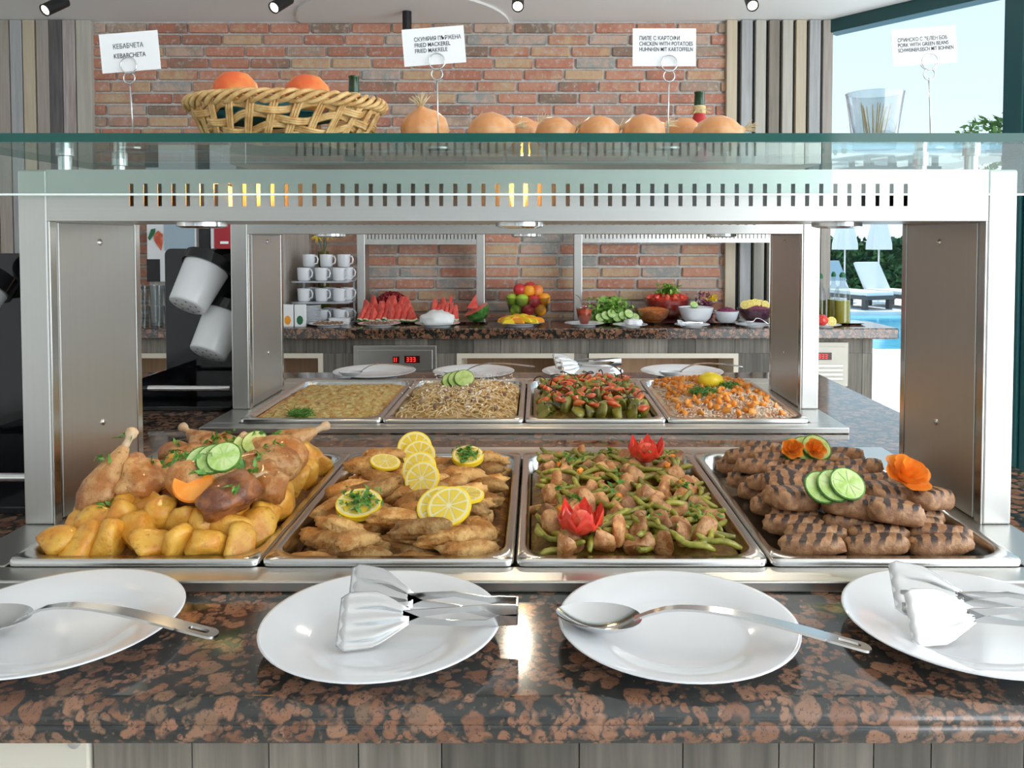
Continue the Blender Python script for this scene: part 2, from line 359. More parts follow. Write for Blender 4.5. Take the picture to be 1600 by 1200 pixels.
def blob(rad, amp=0.1, freq=2.0, seed=0, sub=2, mb=None, loc=(0, 0, 0), bend=0.0, mat=None):
    v, f = ICO[sub]; sd = Vector((seed * 7.13, seed * 3.7, seed * 1.9)); out = []
    for p in v:
        k = 1 + amp * noise.noise(p * freq + sd)
        q = Vector((p.x * rad[0] * k, p.y * rad[1] * k, p.z * rad[2] * k))
        q.y += bend * (q.x / rad[0]) ** 2
        out.append(q + Vector(loc))
    return (mb or MB()).add(out, f, 0, mat)
def chunk(rad, npl=7, seed=0, lo=0.62, sub=2):
    r = random.Random(seed); pl = []
    for _ in range(npl):
        n = Vector((r.gauss(0, 1), r.gauss(0, 1), r.gauss(0, 1))).normalized(); pl.append((n, r.uniform(lo, 0.85)))
    v, f = ICO[sub]; out = []
    for p in v:
        k = 1.0
        for n, d in pl:
            c = p.dot(n)
            if c > 0.01: k = min(k, d / c)
        out.append(Vector((p.x * rad[0], p.y * rad[1], p.z * rad[2])) * k)
    return MB().add(out, f)
def rrect(hx, hy, r, z, n=6, cx=0, cy=0):
    pts = []
    for sx, sy, a0 in ((1, 1, 0), (-1, 1, PI / 2), (-1, -1, PI), (1, -1, 3 * PI / 2)):
        for i in range(n + 1):
            a = a0 + PI / 2 * i / n
            pts.append((cx + sx * (hx - r) + r * math.cos(a), cy + sy * (hy - r) + r * math.sin(a), z))
    return pts
def rx(a): return Matrix.Rotation(a, 4, 'X')
def ry(a): return Matrix.Rotation(a, 4, 'Y')
def rz(a): return Matrix.Rotation(a, 4, 'Z')
def tr(x, y, z): return Matrix.Translation((x, y, z))
G, DZ, RIM = 0.906, 0.921, 0.931
X0 = -0.028
YW = 4.70

# ================================================================ room shell
CEIL = 2.605
struct('floor', bx(-4.3, 3.0, -12.6, 4.95, -0.05, 0.0), 'floor_tile')
ceiling = MB(); wl = Vector((1.70, 4.70)); wd = Vector((0.616, -0.788)); we = wl + wd * 2.3
cp = [(-4.3, -12.6), (we.x, -12.6), (we.x, we.y), (wl.x, wl.y), (wl.x, 4.95), (-4.3, 4.95)]
ceiling.loops([[(x, y, CEIL) for x, y in cp], [(x, y, CEIL + 0.2) for x, y in cp]], cap0=True, cap1=True)
struct('ceiling', ceiling, 'white_paint')
struct('wall_left', bx(-4.4, -4.3, -12.6, 4.95, 0, CEIL), 'white_paint')
wr = MB()
for a_, b_ in ((-4.3, -3.6), (-1.1, -0.1), (2.4, 3.0)): wr.box(a_, b_, -12.7, -12.6, 0, CEIL)
for a_, b_ in ((-3.6, -1.1), (-0.1, 2.4)): wr.box(a_, b_, -12.7, -12.6, 0, 0.8); wr.box(a_, b_, -12.7, -12.6, 2.15, CEIL)
struct('wall_rear', wr, 'white_paint')
wall = struct('wall_back', bx(-4.3, 1.70, YW, YW + 0.2, 0, CEIL), 'mortar')
# half-round warm white panel in the ceiling against the wall
hp = [(-0.755 + 0.60 * math.cos(a), YW - 0.62 * math.sin(a)) for a in [PI * i / 24 for i in range(25)]]
tm = MB(); tm.loops([[(x, y, CEIL - 0.012) for x, y in hp], [(x, y, CEIL) for x, y in hp]], cap0=True, cap1=True)
struct('trim_1', tm, 'warm_white_paint')
# bricks
BW, BH, BP, CP = 0.2185, 0.0525, 0.2335, 0.0668
def brick_mesh(w, seed):
    m = MB(); m.box(-w / 2, w / 2, -0.012, 0.012, -BH / 2, BH / 2)
    me = mesh(m, 'brick', 'brick', bevel=0.004, seg=1)
    r = random.Random(seed)
    for v in me.vertices:
        v.co.x += r.uniform(-0.0022, 0.0022); v.co.z += r.uniform(-0.0018, 0.0018); v.co.y += r.uniform(-0.0012, 0.0012)
    return me
bmeshes = [brick_mesh(BW, k) for k in range(5)]
xl, xr = -2.575, 1.104
hidden = MB(); nb = 0
for row in range(27):
    z = CEIL - 0.04 - row * CP
    x = xl - rnd.uniform(0.02, BP)
    while x < xr - 0.01:
        a, b = max(x, xl), min(x + BW, xr)
        x += BP
        if b - a < 0.03: continue
        c = Vector(((a + b) / 2, YW, z)); dy = YW
        px = CX + F * c.x / dy; py = HY - F * (z - ZC) / dy
        vis = (py < 276) or (362 < py < 515 and 548 < px < 1150) or (355 < py < 520 and 205 < px < 250)
        if vis and nb < 300:
            me = bmeshes[rnd.randrange(5)] if b - a > BW - 0.001 else brick_mesh(b - a, int(a * 977) + row)
            o = link('brick', me, wall, (c.x, YW - 0.006 - rnd.uniform(0, 0.003), z)); nb += 1
        else:
            hidden.box(a, b, YW - 0.017, YW + 0.004, z - BH / 2, z + BH / 2)
o = hidden.build('brick', 'brick', wall); o['kind'] = 'stuff'
# slats beside the bricks
def slat(x0, x1, mat, y0=YW - 0.05):
    a = at(x0, 200, y0).x; b = at(x1, 200, y0).x
    bx(a, b, y0, YW - 0.002, 0.0, CEIL - 0.002).build('slat', mat, wall, bevel=0.002, seg=1)
for (a, b), m in zip([(-44, -26), (-24, -6), (-3, 16), (18, 36), (38, 56), (59, 78), (79, 99), (100, 119), (121, 144)],
                     ['slat_grey', 'slat_tan', 'slat_taupe', 'slat_grey', 'slat_tan', 'slat_taupe', 'slat_dark', 'slat_worn', 'slat_beige']): slat(a, b, m)
for (a, b), m in zip([(1135, 1151), (1158, 1175), (1180, 1196), (1201, 1217), (1222, 1238), (1243, 1259), (1264, 1281), (1285, 1300)],
                     ['slat_tan', 'slat_grey', 'slat_beige', 'slat_brown', 'slat_beige', 'slat_tan', 'slat_grey', 'slat_taupe']): slat(a, b, m)
for a, b in ((-4.3, xl - 0.002), (xr + 0.002, 1.70)): bx(a, b, YW - 0.012, YW + 0.001, 0, CEIL - 0.003).build('backing_board', 'black_matte', wall)
# slanting window wall
def winbox(t0, t1, th, z0, z1, off=0.0):
    n = Vector((-wd.y, wd.x)) * 1.0
    a, b = wl + wd * t0, wl + wd * t1
    q = [a + n * (off - th / 2), b + n * (off - th / 2), b + n * (off + th / 2), a + n * (off + th / 2)]
    m = MB(); m.loops([[(p.x, p.y, z0) for p in q], [(p.x, p.y, z1) for p in q]], cap0=True, cap1=True); return m
win = struct('window_1', winbox(0.0, 2.3, 0.012, 0.10, CEIL - 0.07), 'glass_window')
for nm, m in (('window_frame', winbox(0, 2.3, 0.10, CEIL - 0.075, CEIL)), ('window_frame', winbox(0, 2.3, 0.10, 0.0, 0.08))):
    m.build(nm, 'teal_frame', win, bevel=0.004)
mt = (Vector((at(1569, 150, 3.85).x, 3.85)) - wl).dot(wd)
winbox(mt - 0.03, mt + 0.06, 0.13, 0.08, CEIL - 0.07).build('mullion', 'teal_frame', win, bevel=0.006)
winbox(mt + 0.062, mt + 0.115, 0.09, 0.08, CEIL - 0.07).build('mullion', 'teal_frame', win, bevel=0.006)
# ================================================================ outdoors
gm = MB()
P0 = (-60, 60); 
gm.box(-60, 60, 4.96, 10.2, -0.12, -0.03); gm.box(-60, 4.3, 10.2, 15.6, -0.12, -0.03); gm.box(-60, 60, 15.6, 60, -0.12, -0.03)
gm.box(3.01, 60, -40, 4.95, -0.12, -0.03); gm.box(-60, -4.41, -40, 4.95, -0.12, -0.03); gm.box(-4.4, 3.0, -40, -12.71, -0.12, -0.03)
struct('ground', gm, 'paving')
tag(bx(4.3, 30, 10.2, 15.6, -0.5, -0.10).build('swimming_pool', 'pool_water'), 'turquoise swimming pool water beyond the window', 'pool')
def leaves(n, fn, size, seed, m=None):
    r = random.Random(seed); m = m or MB()
    for _ in range(n):
        p = fn(r); s = size * r.uniform(0.6, 1.3)
        M = tr(*p) @ Matrix.Rotation(r.uniform(0, 6.3), 4, Vector((r.gauss(0, 1), r.gauss(0, 1), r.gauss(0, 1))).normalized())
        m.add([(-s, -s * 0.45, 0), (s * 0.2, -s * 0.5, s * 0.1), (s, 0, 0), (s * 0.2, s * 0.5, s * 0.1)], [(0, 1, 2, 3)], 0, M)
    return m
hg = thing('hedge', 'dense clipped green hedge behind the sun loungers', 'hedge', (0, 0, 0))
bx(2, 24, 20.1, 21.0, -0.03, 1.30).build('hedge_core', 'hedge_leaf', hg)
leaves(9000, lambda r: (r.uniform(5, 16), r.uniform(19.9, 20.15), r.uniform(0, 1.40)), 0.10, 3).build('foliage', 'hedge_leaf', hg)
def tree(x, y, h, rad, n, label, seed):
    t = thing('tree', label, 'tree', (x, y, -0.03), group=None)
    MB().tube([(0, 0, 0), (0.05, 0, h * 0.4), (0, 0.05, h * 0.75)], [0.18, 0.13, 0.06], 8).build('trunk', 'bark', t, smooth=True)
    r0 = random.Random(seed); cl = [(r0.gauss(0, rad * 0.45), r0.gauss(0, rad * 0.4), h * 0.72 + r0.gauss(0, rad * 0.45), r0.uniform(0.3, 0.5) * rad) for _ in range(16)]
    def f(r):
        c = r.choice(cl); v = Vector((r.gauss(0, 1), r.gauss(0, 1), r.gauss(0, 1))).normalized() * c[3] * r.uniform(0.75, 1.05); return (c[0] + v.x, c[1] + v.y, c[2] + v.z)
    leaves(n, f, 0.13, seed).build('foliage', 'tree_leaf', t)
tree(14.3, 22.0, 5.6, 2.0, 5000, 'broad green tree rising beside the dark window mullion', 5)
tree(21.5, 27.0, 7.5, 2.6, 4500, 'tall green tree beyond the window mullion and the broad tree', 6)
tree(8.0, 28.0, 2.9, 1.5, 3500, 'low bushy tree standing behind the hedge', 8)
def umbrella(px, Y, label, ytop=2.45, zb=1.16, w=0.27):
    c = at(px, 400, Y); t = thing('parasol', label, 'parasol', (c.x, Y, -0.03), group='closed parasols by the pool')
    MB().lathe([(0.02, 0.0), (0.02, 2.6)], 10, cap0=True, cap1=True).build('pole', 'canvas', t, smooth=True)
    MB().lathe([(0.25, 0.0), (0.25, 0.05), (0.05, 0.08), (0.03, 0.25)], 16, cap0=True, cap1=True).build('base', 'canvas', t, smooth=True)
    wob = lambda a, z: 1 + 0.13 * math.cos(8 * a)
    MB().lathe([(w, zb), (w * 0.98, zb + 0.14), (w * 0.62, zb + 0.6), (w * 0.42, ytop - 0.3), (0.04, ytop + 0.1)], 48, wob=wob, cap1=True).build('canopy', 'canvas', t, smooth=True)
umbrella(1320, 18.6, 'closed white parasol beside the sun lounger with a towel'); umbrella(1373, 18.6, 'closed white parasol between the two white loungers')
umbrella(1606, 18.6, 'closed white parasol near the lounger with the pink towel', 2.7, 1.6, 0.42)
def lounger(px, Y, rot, label, towel=None):
    c = at(px, 470, Y); t = thing('sun_lounger', label, 'sun lounger', (c.x, Y, -0.03), (0, 0, rot), 'loungers by the pool')
    bx(-0.33, 0.33, -0.9, 0.35, 0.27, 0.35).build('seat', 'canvas', t, bevel=0.02)
    MB().box(-0.33, 0.33, 0, 0.07, 0, 0.72, mat=tr(0, 0.33, 0.3) @ rx(-0.55)).build('backrest', 'canvas', t, bevel=0.02)
    for sx in (-0.3, 0.3):
        for sy in (-0.8, 0.3): bx(sx - 0.04, sx + 0.04, sy - 0.05, sy + 0.05, 0, 0.28).build('leg', 'wicker_dark', t)
    bx(-0.35, 0.35, -0.92, 0.4, 0.2, 0.27).build('frame', 'wicker_dark', t)
    if towel: MB().box(-0.34, 0.34, -0.02, 0.09, 0.25, 0.74, mat=tr(0, 0.33, 0.3) @ rx(-0.55)).build('towel', towel, t, bevel=0.015)
lounger(1326, 16.8, 0.35, 'white sun lounger with a grey patterned towel near the pool', 'blue_grey')
lounger(1392, 16.9, 0.35, 'white sun lounger with a bare raised backrest near the pool')
lounger(1604, 15.9, 0.4, 'white sun lounger with a pink towel by the pool', 'towel_pink')

# ================================================================ island counter
XL, XR, YF, YB = -1.35, 0.935, 0.775, 2.70
UO = 0.834
gr = MB()
xs = [XL, X0 - 0.677, X0 + 0.677, XR]; ys = [YF, 1.045, 1.588, 1.045 + UO, 1.588 + UO, YB]
for j in range(5):
    if j in (1, 3):
        gr.box(xs[0], xs[1], ys[j], ys[j + 1], 0.866, G); gr.box(xs[2], xs[3], ys[j], ys[j + 1], 0.866, G)
    else: gr.box(XL, XR, ys[j], ys[j + 1], 0.866, G)
prof = [(0.775, G), (0.766, 0.9045), (0.759, 0.900), (0.7557, 0.893), (0.7555, 0.8885), (0.757, 0.8865), (0.7555, 0.8845), (0.7557, 0.874), (0.759, 0.868), (0.775, 0.866)]
gr.loops([[(XL, y, z) for y, z in prof], [(XR, y, z) for y, z in prof]], cap0=True, cap1=True)
wt = gr.build('granite_worktop', 'granite', smooth=True); tag(wt, 'brown and black polished granite worktop under the steel food warmers', 'worktop')
isl = thing('island_cabinet', 'grey wood-clad island cabinet under the granite worktop', 'cabinet', (0, 0, 0))
bx(-1.30, 0.885, 0.80, 2.66, 0.0, 0.8655).build('body', 'plank_grey', isl)
xe = [-0.442] + [at(x, 1180, 0.79).x for x in (300, 420, 560, 690, 905, 1067, 1217, 1272, 1365, 1455, 1600)] + [0.70, 0.885]
for a, b in zip(xe, xe[1:]): bx(a + 0.0006, b - 0.0006, 0.79, 0.80, 0.0, 0.8655).build('plank', 'plank_grey', isl)
cpn = bx(-0.80, -0.445, 0.786, 0.80, 0.60, 0.862).build('control_panel', 'cream_metal', isl, bevel=0.002); 
MB().lathe([(0.006, 0), (0.006, 0.002), (0.003, 0.003)], 14, mat=tr(-0.458, 0.786, 0.852) @ rx(PI / 2), cap1=True).build('screw', 'chrome', cpn, smooth=True)
for a, b in ((-1.30, -1.05), (-1.05, -0.81)): bx(a + 0.0006, b - 0.0006, 0.79, 0.80, 0.0, 0.8655).build('plank', 'plank_grey', isl)

# ================================================================ food warmers: deck, gantry
BZ0, BZ1 = 1.3785, 1.4545
def unit(dy, where, bz):
    y0 = 1.0035 + dy
    d = MB(); a, b = X0 - 0.745, X0 + 0.745; o1, o2 = X0 - 0.671, X0 + 0.671
    p0, p1 = 1.050 + dy, 1.580 + dy; yb = 1.665 + dy
    d.box(a, b, y0, p0, G, DZ); d.box(a, b, p1, yb, G, DZ); d.box(a, o1, p0, p1, G, DZ); d.box(o2, b, p0, p1, G, DZ)
    tag(d.build('warming_deck', 'steel_h', bevel=0.0025), 'flat brushed steel warming deck holding the ' + where, 'food warmer')
    t = thing('heat_gantry', 'brushed steel slotted heat-lamp gantry standing over the ' + where, 'gantry', (X0, 1.2055 + dy, DZ))
    H0, H1 = bz - DZ, bz - DZ + 0.076; dp = 0.275
    for s in (-1, 1):
        def X(u): return s * u
        def sb(u0, u1, ya, yb, za, zb): return bx(min(X(u0), X(u1)), max(X(u0), X(u1)), ya, yb, za, zb)
        po = sb(0.700, 0.7435, 0, dp, 0, H1).build('post', 'steel_v', t, bevel=0.003)
        pn = sb(0.6965, 0.700, 0.022, dp - 0.022, 0.004, H0 - 0.002).build('side_panel', 'steel_v', t, bevel=0.001)
        sb(0.697, 0.7, 0.0, 0.018, 0, H0).build('edge_strip', 'steel', t, bevel=0.001); sb(0.697, 0.7, dp - 0.018, dp, 0, H0).build('edge_strip', 'steel', t, bevel=0.001)
        for zz in (0.125, 0.425):
            MB().lathe([(0.0055, 0), (0.0055, 0.0015), (0.003, 0.0032)], 14, mat=tr(X(0.6965), dp * 0.5, zz) @ ry(-s * PI / 2), cap1=True).build('screw', 'chrome', pn, smooth=True)
    # beam: slotted front and rear plates, closed top, underside with lamp openings
    n = 56; x_a = -0.5737; pitch = 1.1507 / 55; sw = 0.0062
    def slotted(ya, yb):
        m = MB(); z0, z1 = H0 + 0.0217, H0 + 0.055
        m.box(-0.70, 0.70, ya, yb, H0, z0); m.box(-0.70, 0.70, ya, yb, z1, H1)
        e = [-0.70] + [x_a + k * pitch for k in range(n)] + [0.70]
        for k in range(n + 1):
            u = e[k] + (sw / 2 if k else 0); v = e[k + 1] - (sw / 2 if k < n else 0)
            m.box(u, v, ya, yb, z0, z1)
        return m
    bm_ = slotted(0.0, 0.002).build('front_plate', 'steel_h', t); slotted(dp - 0.002, dp).build('rear_plate', 'steel_h', t)
    bx(-0.70, 0.70, 0.002, dp - 0.002, H1 - 0.002, H1).build('top_plate', 'steel_h', t)
    bx(-0.70, 0.70, 0.002, dp - 0.002, H0, H0 + 0.002).build('bottom_plate', 'steel_h', t)
    bx(-0.70, 0.70, 0.1, 0.103, H0 + 0.002, H1 - 0.002).build('inner_baffle', 'steel_dark', t)
    for lx in (-0.525, 0.0, 0.525):
        f = MB().lathe([(0.040, 0), (0.040, -0.006), (0.030, -0.009), (0.027, -0.004)], 28, mat=tr(lx, 0.135, H0)).build('lamp_ring', 'chrome', t, smooth=True)
        MB().lathe([(0.0, -0.0045), (0.027, -0.0045)], 24, mat=tr(lx, 0.135, H0)).build('lamp_lens', 'lamp_glow' if dy == 0 or lx == 0 else 'lens_unlit', f)
        if dy and lx: continue
        l = bpy.data.lights.new('heat_lamp', 'SPOT'); l.energy = 1.6; l.color = (1, 0.72, 0.42); l.spot_size = math.radians(120); l.spot_blend = 0.8; l.shadow_soft_size = 0.03
        lo = bpy.data.objects.new('heat_lamp', l); COL.objects.link(lo); lo.location = (X0 + lx, 1.2055 + dy + 0.135, bz - 0.012)
    for lx in ((-0.45, 0.0) if dy == 0 else (0.0,)):
        MB().lathe([(0.0, -0.02), (0.010, -0.016), (0.013, 0), (0.010, 0.012), (0.0, 0.016)], 12, mat=tr(lx, 0.05, H0 + 0.04)).build('bulb', 'bulb', t, smooth=True)
        l = bpy.data.lights.new('bulb_light', 'POINT'); l.energy = 0.3; l.color = (1, 0.45, 0.1); l.shadow_soft_size = 0.012
        lo = bpy.data.objects.new('bulb_light', l); COL.objects.link(lo); lo.location = (X0 + lx, 1.2055 + dy + 0.03, bz + 0.055)
unit(0.0, 'chicken, mackerel, pork and kebab pans', BZ0)
unit(UO, 'gratin, spaghetti, pepper and rice pans', 1.366)

# ---------------------------------------------------------------- glass shelf over the front gantry
gs = thing('glass_shelf', 'clear green-edged glass shelf with a hanging glass sneeze guard above the front warmer', 'glass shelf', (X0, 1.17, 1.4909))
GW, GD, GT = 0.86, 0.45, 0.0128
m = MB()
m.add([(-GW, 0, 0), (GW, 0, 0), (GW, GD, 0), (-GW, GD, 0), (-GW, 0, GT), (GW, 0, GT), (GW, GD, GT), (-GW, GD, GT)], [(0, 3, 2, 1), (4, 5, 6, 7)], 0)
m.add([(-GW, 0, 0), (GW, 0, 0), (GW, GD, 0), (-GW, GD, 0), (-GW, 0, GT), (GW, 0, GT), (GW, GD, GT), (-GW, GD, GT)], [(0, 1, 5, 4), (1, 2, 6, 5), (2, 3, 7, 6), (3, 0, 4, 7)], 1)
m.build('shelf_glass', ['glass_shelf', 'glass_edge'], gs)
m = MB(); z0 = -0.0765
v = [(-GW, 0.002, z0), (GW, 0.002, z0), (GW, 0.010, z0), (-GW, 0.010, z0), (-GW, 0.002, 0), (GW, 0.002, 0), (GW, 0.010, 0), (-GW, 0.010, 0)]
v += [(-GW, 0.002, z0 + 0.0028), (GW, 0.002, z0 + 0.0028)]
m.add(v, [(8, 9, 5, 4), (2, 3, 7, 6)], 0); m.add(v, [(0, 1, 9, 8), (0, 3, 2, 1), (1, 2, 6, 5), (3, 0, 4, 7), (4, 5, 6, 7)], 1)
m.build('front_glass', ['glass_shelf', 'glass_edge_light'], gs)
for sx in (-0.70, 0.70):
    for y in (0.085, 0.25):
        MB().lathe([(0.010, BZ1 - 1.4909), (0.010, -0.012), (0.013, -0.011), (0.013, 0)], 16, mat=tr(sx, y, 0), cap0=True, cap1=True).build('standoff', 'chrome', gs, smooth=True)
SH = 1.4909 + GT

# ================================================================ pans
def pan_mesh():
    hx, hy = 0.166, 0.2675; m = MB(); z = RIM
    L = [rrect(hx, hy, 0.012, DZ + 0.001), rrect(hx, hy, 0.012, z - 0.003), rrect(hx - 0.002, hy - 0.002, 0.012, z), rrect(hx - 0.011, hy - 0.013, 0.045, z),
         rrect(hx - 0.0135, hy - 0.0155, 0.043, z - 0.003), rrect(hx - 0.018, hy - 0.02, 0.04, z - 0.035), rrect(hx - 0.024, hy - 0.026, 0.034, z - 0.060), rrect(hx - 0.05, hy - 0.05, 0.02, z - 0.064)]
    m.loops(L, cap1=True); me = mesh(m, 'food_pan', 'pan_steel', smooth=True); return me
PM = pan_mesh()
PANX = [X0 + (k - 1.5) * 0.335 for k in range(4)]
YP = [1.047 + 0.2675, 1.881 + 0.2675]
FOODS = [['roast chicken and potatoes', 'fried mackerel pieces', 'pork and green beans', 'grilled kebab meat'], ['potato gratin', 'spaghetti with mushrooms', 'mixed peppers', 'orange rice and carrots']]
for r_ in range(2):
    for k in range(4):
        tag(link('food_pan', PM, None, (PANX[k], YP[r_], 0)), 'rectangular steel food pan filled with ' + FOODS[r_][k], 'food pan')
def bed(name, k, r_, top, crown, mat, label, cat, amp=0.004, freq=40, seed=0, extra=None, nu=26, nv=40):
    m = MB(); hu, hv = 0.147, 0.245; vs = []; fs = []
    for j in range(nv + 1):
        for i in range(nu + 1):
            a, b = -1 + 2 * i / nu, -1 + 2 * j / nv
            # square to rounded rectangle
            u, v = hu * a, hv * b; cr = 0.04
            du, dv = max(0, abs(u) - (hu - cr)), max(0, abs(v) - (hv - cr)); dd = math.hypot(du, dv)
            if dd > cr: u = math.copysign(hu - cr + du * cr / dd, u); v = math.copysign(hv - cr + dv * cr / dd, v)
            h = top - (0.042 if r_ == 0 else 0.036) + crown * (1 - a ** 4) * (1 - b ** 4) + amp * noise.noise(Vector((u * freq, v * freq, seed)))
            vs.append((u, v, h))
    for j in range(nv):
        for i in range(nu): q = j * (nu + 1) + i; fs.append((q, q + 1, q + nu + 2, q + nu + 1))
    m.add(vs, fs); o = m.build(name, mat, None, smooth='all'); o.location = (PANX[k], YP[r_], RIM)
    return tag(o, label, cat)
def hpile(a, b, top, crown): return top + crown * (1 - abs(a) ** 3) * (1 - abs(b) ** 3)
def darts(n, hu, hv, mind, seed):
    r = random.Random(seed); pts = []
    for _ in range(n * 60):
        p = (r.uniform(-hu, hu), r.uniform(-hv, hv))
        if all((p[0] - q[0]) ** 2 + (p[1] - q[1]) ** 2 > mind ** 2 for q in pts):
            pts.append(p)
            if len(pts) >= n: break
    return sorted(pts, key=lambda p: -p[1])
def local(k, r_, px, py, z):
    p = onz(px, py, z); return p
def place(me, name, label, cat, group, loc, rot):
    return tag(link(name, me, None, loc, rot), label, cat, group)
def herbs(name, k, r_, n, top, crown, label, size=0.006, seed=1, area_=None, clump=6):
    r = random.Random(seed); m = MB(); refresh()
    for _ in range(n):
        a, b = (r.uniform(-0.85, 0.85), r.uniform(-0.85, 0.85)) if not area_ else (r.gauss(area_[0], area_[2]), r.gauss(area_[1], area_[3]))
        a = max(-0.92, min(0.92, a)); b = max(-0.92, min(0.92, b))
        cx, cy = a * 0.14, b * 0.24; cz = hitz(PANX[k] + cx, YP[r_] + cy) - RIM + 0.003
        leaves(clump, lambda q: (cx + q.gauss(0, 0.007), cy + q.gauss(0, 0.007), cz + q.uniform(-0.003, 0.003)), size, r.randrange(99999), m)
    o = m.build(name, 'herb'); o.location = (PANX[k], YP[r_], RIM); return tag(o, label, 'herbs', None, 'stuff')

DG = [None]
def refresh(): bpy.context.view_layer.update(); DG[0] = bpy.context.evaluated_depsgraph_get(); DG[0].update()
def hitz(x, y, z=None):
    ok, p, *_ = S.ray_cast(DG[0], Vector((x, y, RIM + 0.24)), Vector((0, 0, -1)), distance=0.6)
    return p.z if ok else RIM
def rest(px, py, off=0.0):
    # the food surface that this line of sight meets, raised by off
    ok, p, *_ = S.ray_cast(DG[0], Vector((0, 0, ZC)), Vector(ray(px, py)).normalized(), distance=4.0)
    p = p if ok else onz(px, py, RIM)
    return Vector((p.x, p.y, p.z + off))
HEAP = {'thigh': [((x, 0, 0), 0.025) for x in (-0.022, 0, 0.022)], 'drum': [((-0.036, 0, 0), 0.024), ((-0.012, 0, 0), 0.027), ((0.018, 0, 0), 0.017), ((0.05, 0, 0), 0.009)],
        'potato': [((0, 0, 0), 0.0205)], 'fish': [((x, 0, 0), r) for x, r in ((-0.030, 0.0095), (-0.012, 0.0125), (0.012, 0.0125), (0.030, 0.0095))]}
def relax(items, k, r_, floor, iters=70, tol=0.88, fall=0.0007):
    # items: (object, kind); pushes overlapping pieces apart inside the pan, then lets them sink on to the bed
    bpy.context.view_layer.update(); c0 = Vector((PANX[k], YP[r_], RIM)); P = []
    for o, kd in items:
        M = o.rotation_euler.to_matrix(); P.append([o, o.location - c0, [(M @ Vector(c), r) for c, r in HEAP[kd]]])
    for it in range(iters):
        mv = [Vector((0, 0, -fall if it < iters * 0.7 else 0)) for _ in P]
        for i in range(len(P)):
            for j in range(i + 1, len(P)):
                if (P[i][1] - P[j][1]).length > 0.15: continue
                best = None; bp = 0
                for ci, ri in P[i][2]:
                    for cj, rj in P[j][2]:
                        d = (P[i][1] + ci) - (P[j][1] + cj); pen = (ri + rj) * tol - d.length
                        if pen > bp: bp = pen; best = d
                if best is not None:
                    n = best.normalized() if best.length > 1e-5 else Vector((0, 0, 1))
                    mv[i] += n * bp * 0.4; mv[j] -= n * bp * 0.4
        for q, m_ in zip(P, mv):
            q[1] += m_
            for c, r in q[2]:
                for ax, lim in ((0, 0.141 if q[1].z + c.z < 0.0 else 0.147), (1, 0.239 if q[1].z + c.z < 0.0 else 0.246)):
                    e = abs(q[1][ax] + c[ax]) + r - (lim if q[1].z + c.z - r * 0.5 < 0.004 else lim + 0.006)
                    if e > 0: q[1][ax] -= math.copysign(e, q[1][ax] + c[ax])
                a_, b_ = max(-1, min(1, (q[1].x + c.x) / 0.147)), max(-1, min(1, (q[1].y + c.y) / 0.245))
                e = floor(a_, b_) - (q[1].z + c.z - r * 0.8)
                if e > 0: q[1].z += e
    for o, p, _ in P: o.location = c0 + p
# ---- garnish builders
def slice_thing(name, label, cat, group, rad, thick, mats, loc, rot):
    t = thing(name, label, cat, loc, rot, group)
    MB().lathe([(rad * 0.90, -thick / 2), (rad, -thick * 0.4), (rad, thick * 0.4), (rad * 0.90, thick / 2)], 28).build('rind', mats[0], t, smooth=True)
    MB().lathe([(0, -thick / 2), (rad * 0.92, -thick / 2), (rad * 0.92, thick / 2), (0, thick / 2)], 28).build('pith', mats[1], t)
    m = MB()
    for q in range(9):
        a0 = 2 * PI * q / 9 + 0.07; a1 = 2 * PI * (q + 1) / 9 - 0.07
        for s in (-1, 1):
            z = s * (thick / 2 + 0.0006)
            pts = [(rad * 0.10 * math.cos((a0 + a1) / 2), rad * 0.10 * math.sin((a0 + a1) / 2), z)] + [(rad * 0.80 * math.cos(a0 + (a1 - a0) * i / 4), rad * 0.80 * math.sin(a0 + (a1 - a0) * i / 4), z) for i in range(5)]
            m.add(pts, [tuple(range(6))])
    m.build('flesh', mats[2], t); return t
LM = ('lemon_rind', 'lemon_pith', 'lemon_flesh'); CM = ('cuc_skin', 'cuc_flesh', 'cuc_flesh')
def lemon(p, rot, rad=0.03, label='yellow lemon slice laid on the fried mackerel', group='lemon slices on the mackerel'):
    return slice_thing('lemon_slice', label, 'lemon slice', group, rad, 0.005, LM, p, rot)
def cucumber(px, py, z, rots, label, rad=0.021):
    rt = (0.80, 0.0, 0.12); nrm = Vector((0, -math.sin(0.8), math.cos(0.8))); n = len(rots)
    p = Vector(z) if not isinstance(z, (int, float)) else rest(px, py, rad * 0.45)
    for i in range(n):
        q = p + Vector(((i - (n - 1) / 2) * 0.017, 0, 0)) + nrm * 0.0056 * i
        slice_thing('cucumber_slice', label, 'cucumber slice', label.split(' slice')[0] + ' garnish', rad, 0.004, CM, q, rt)
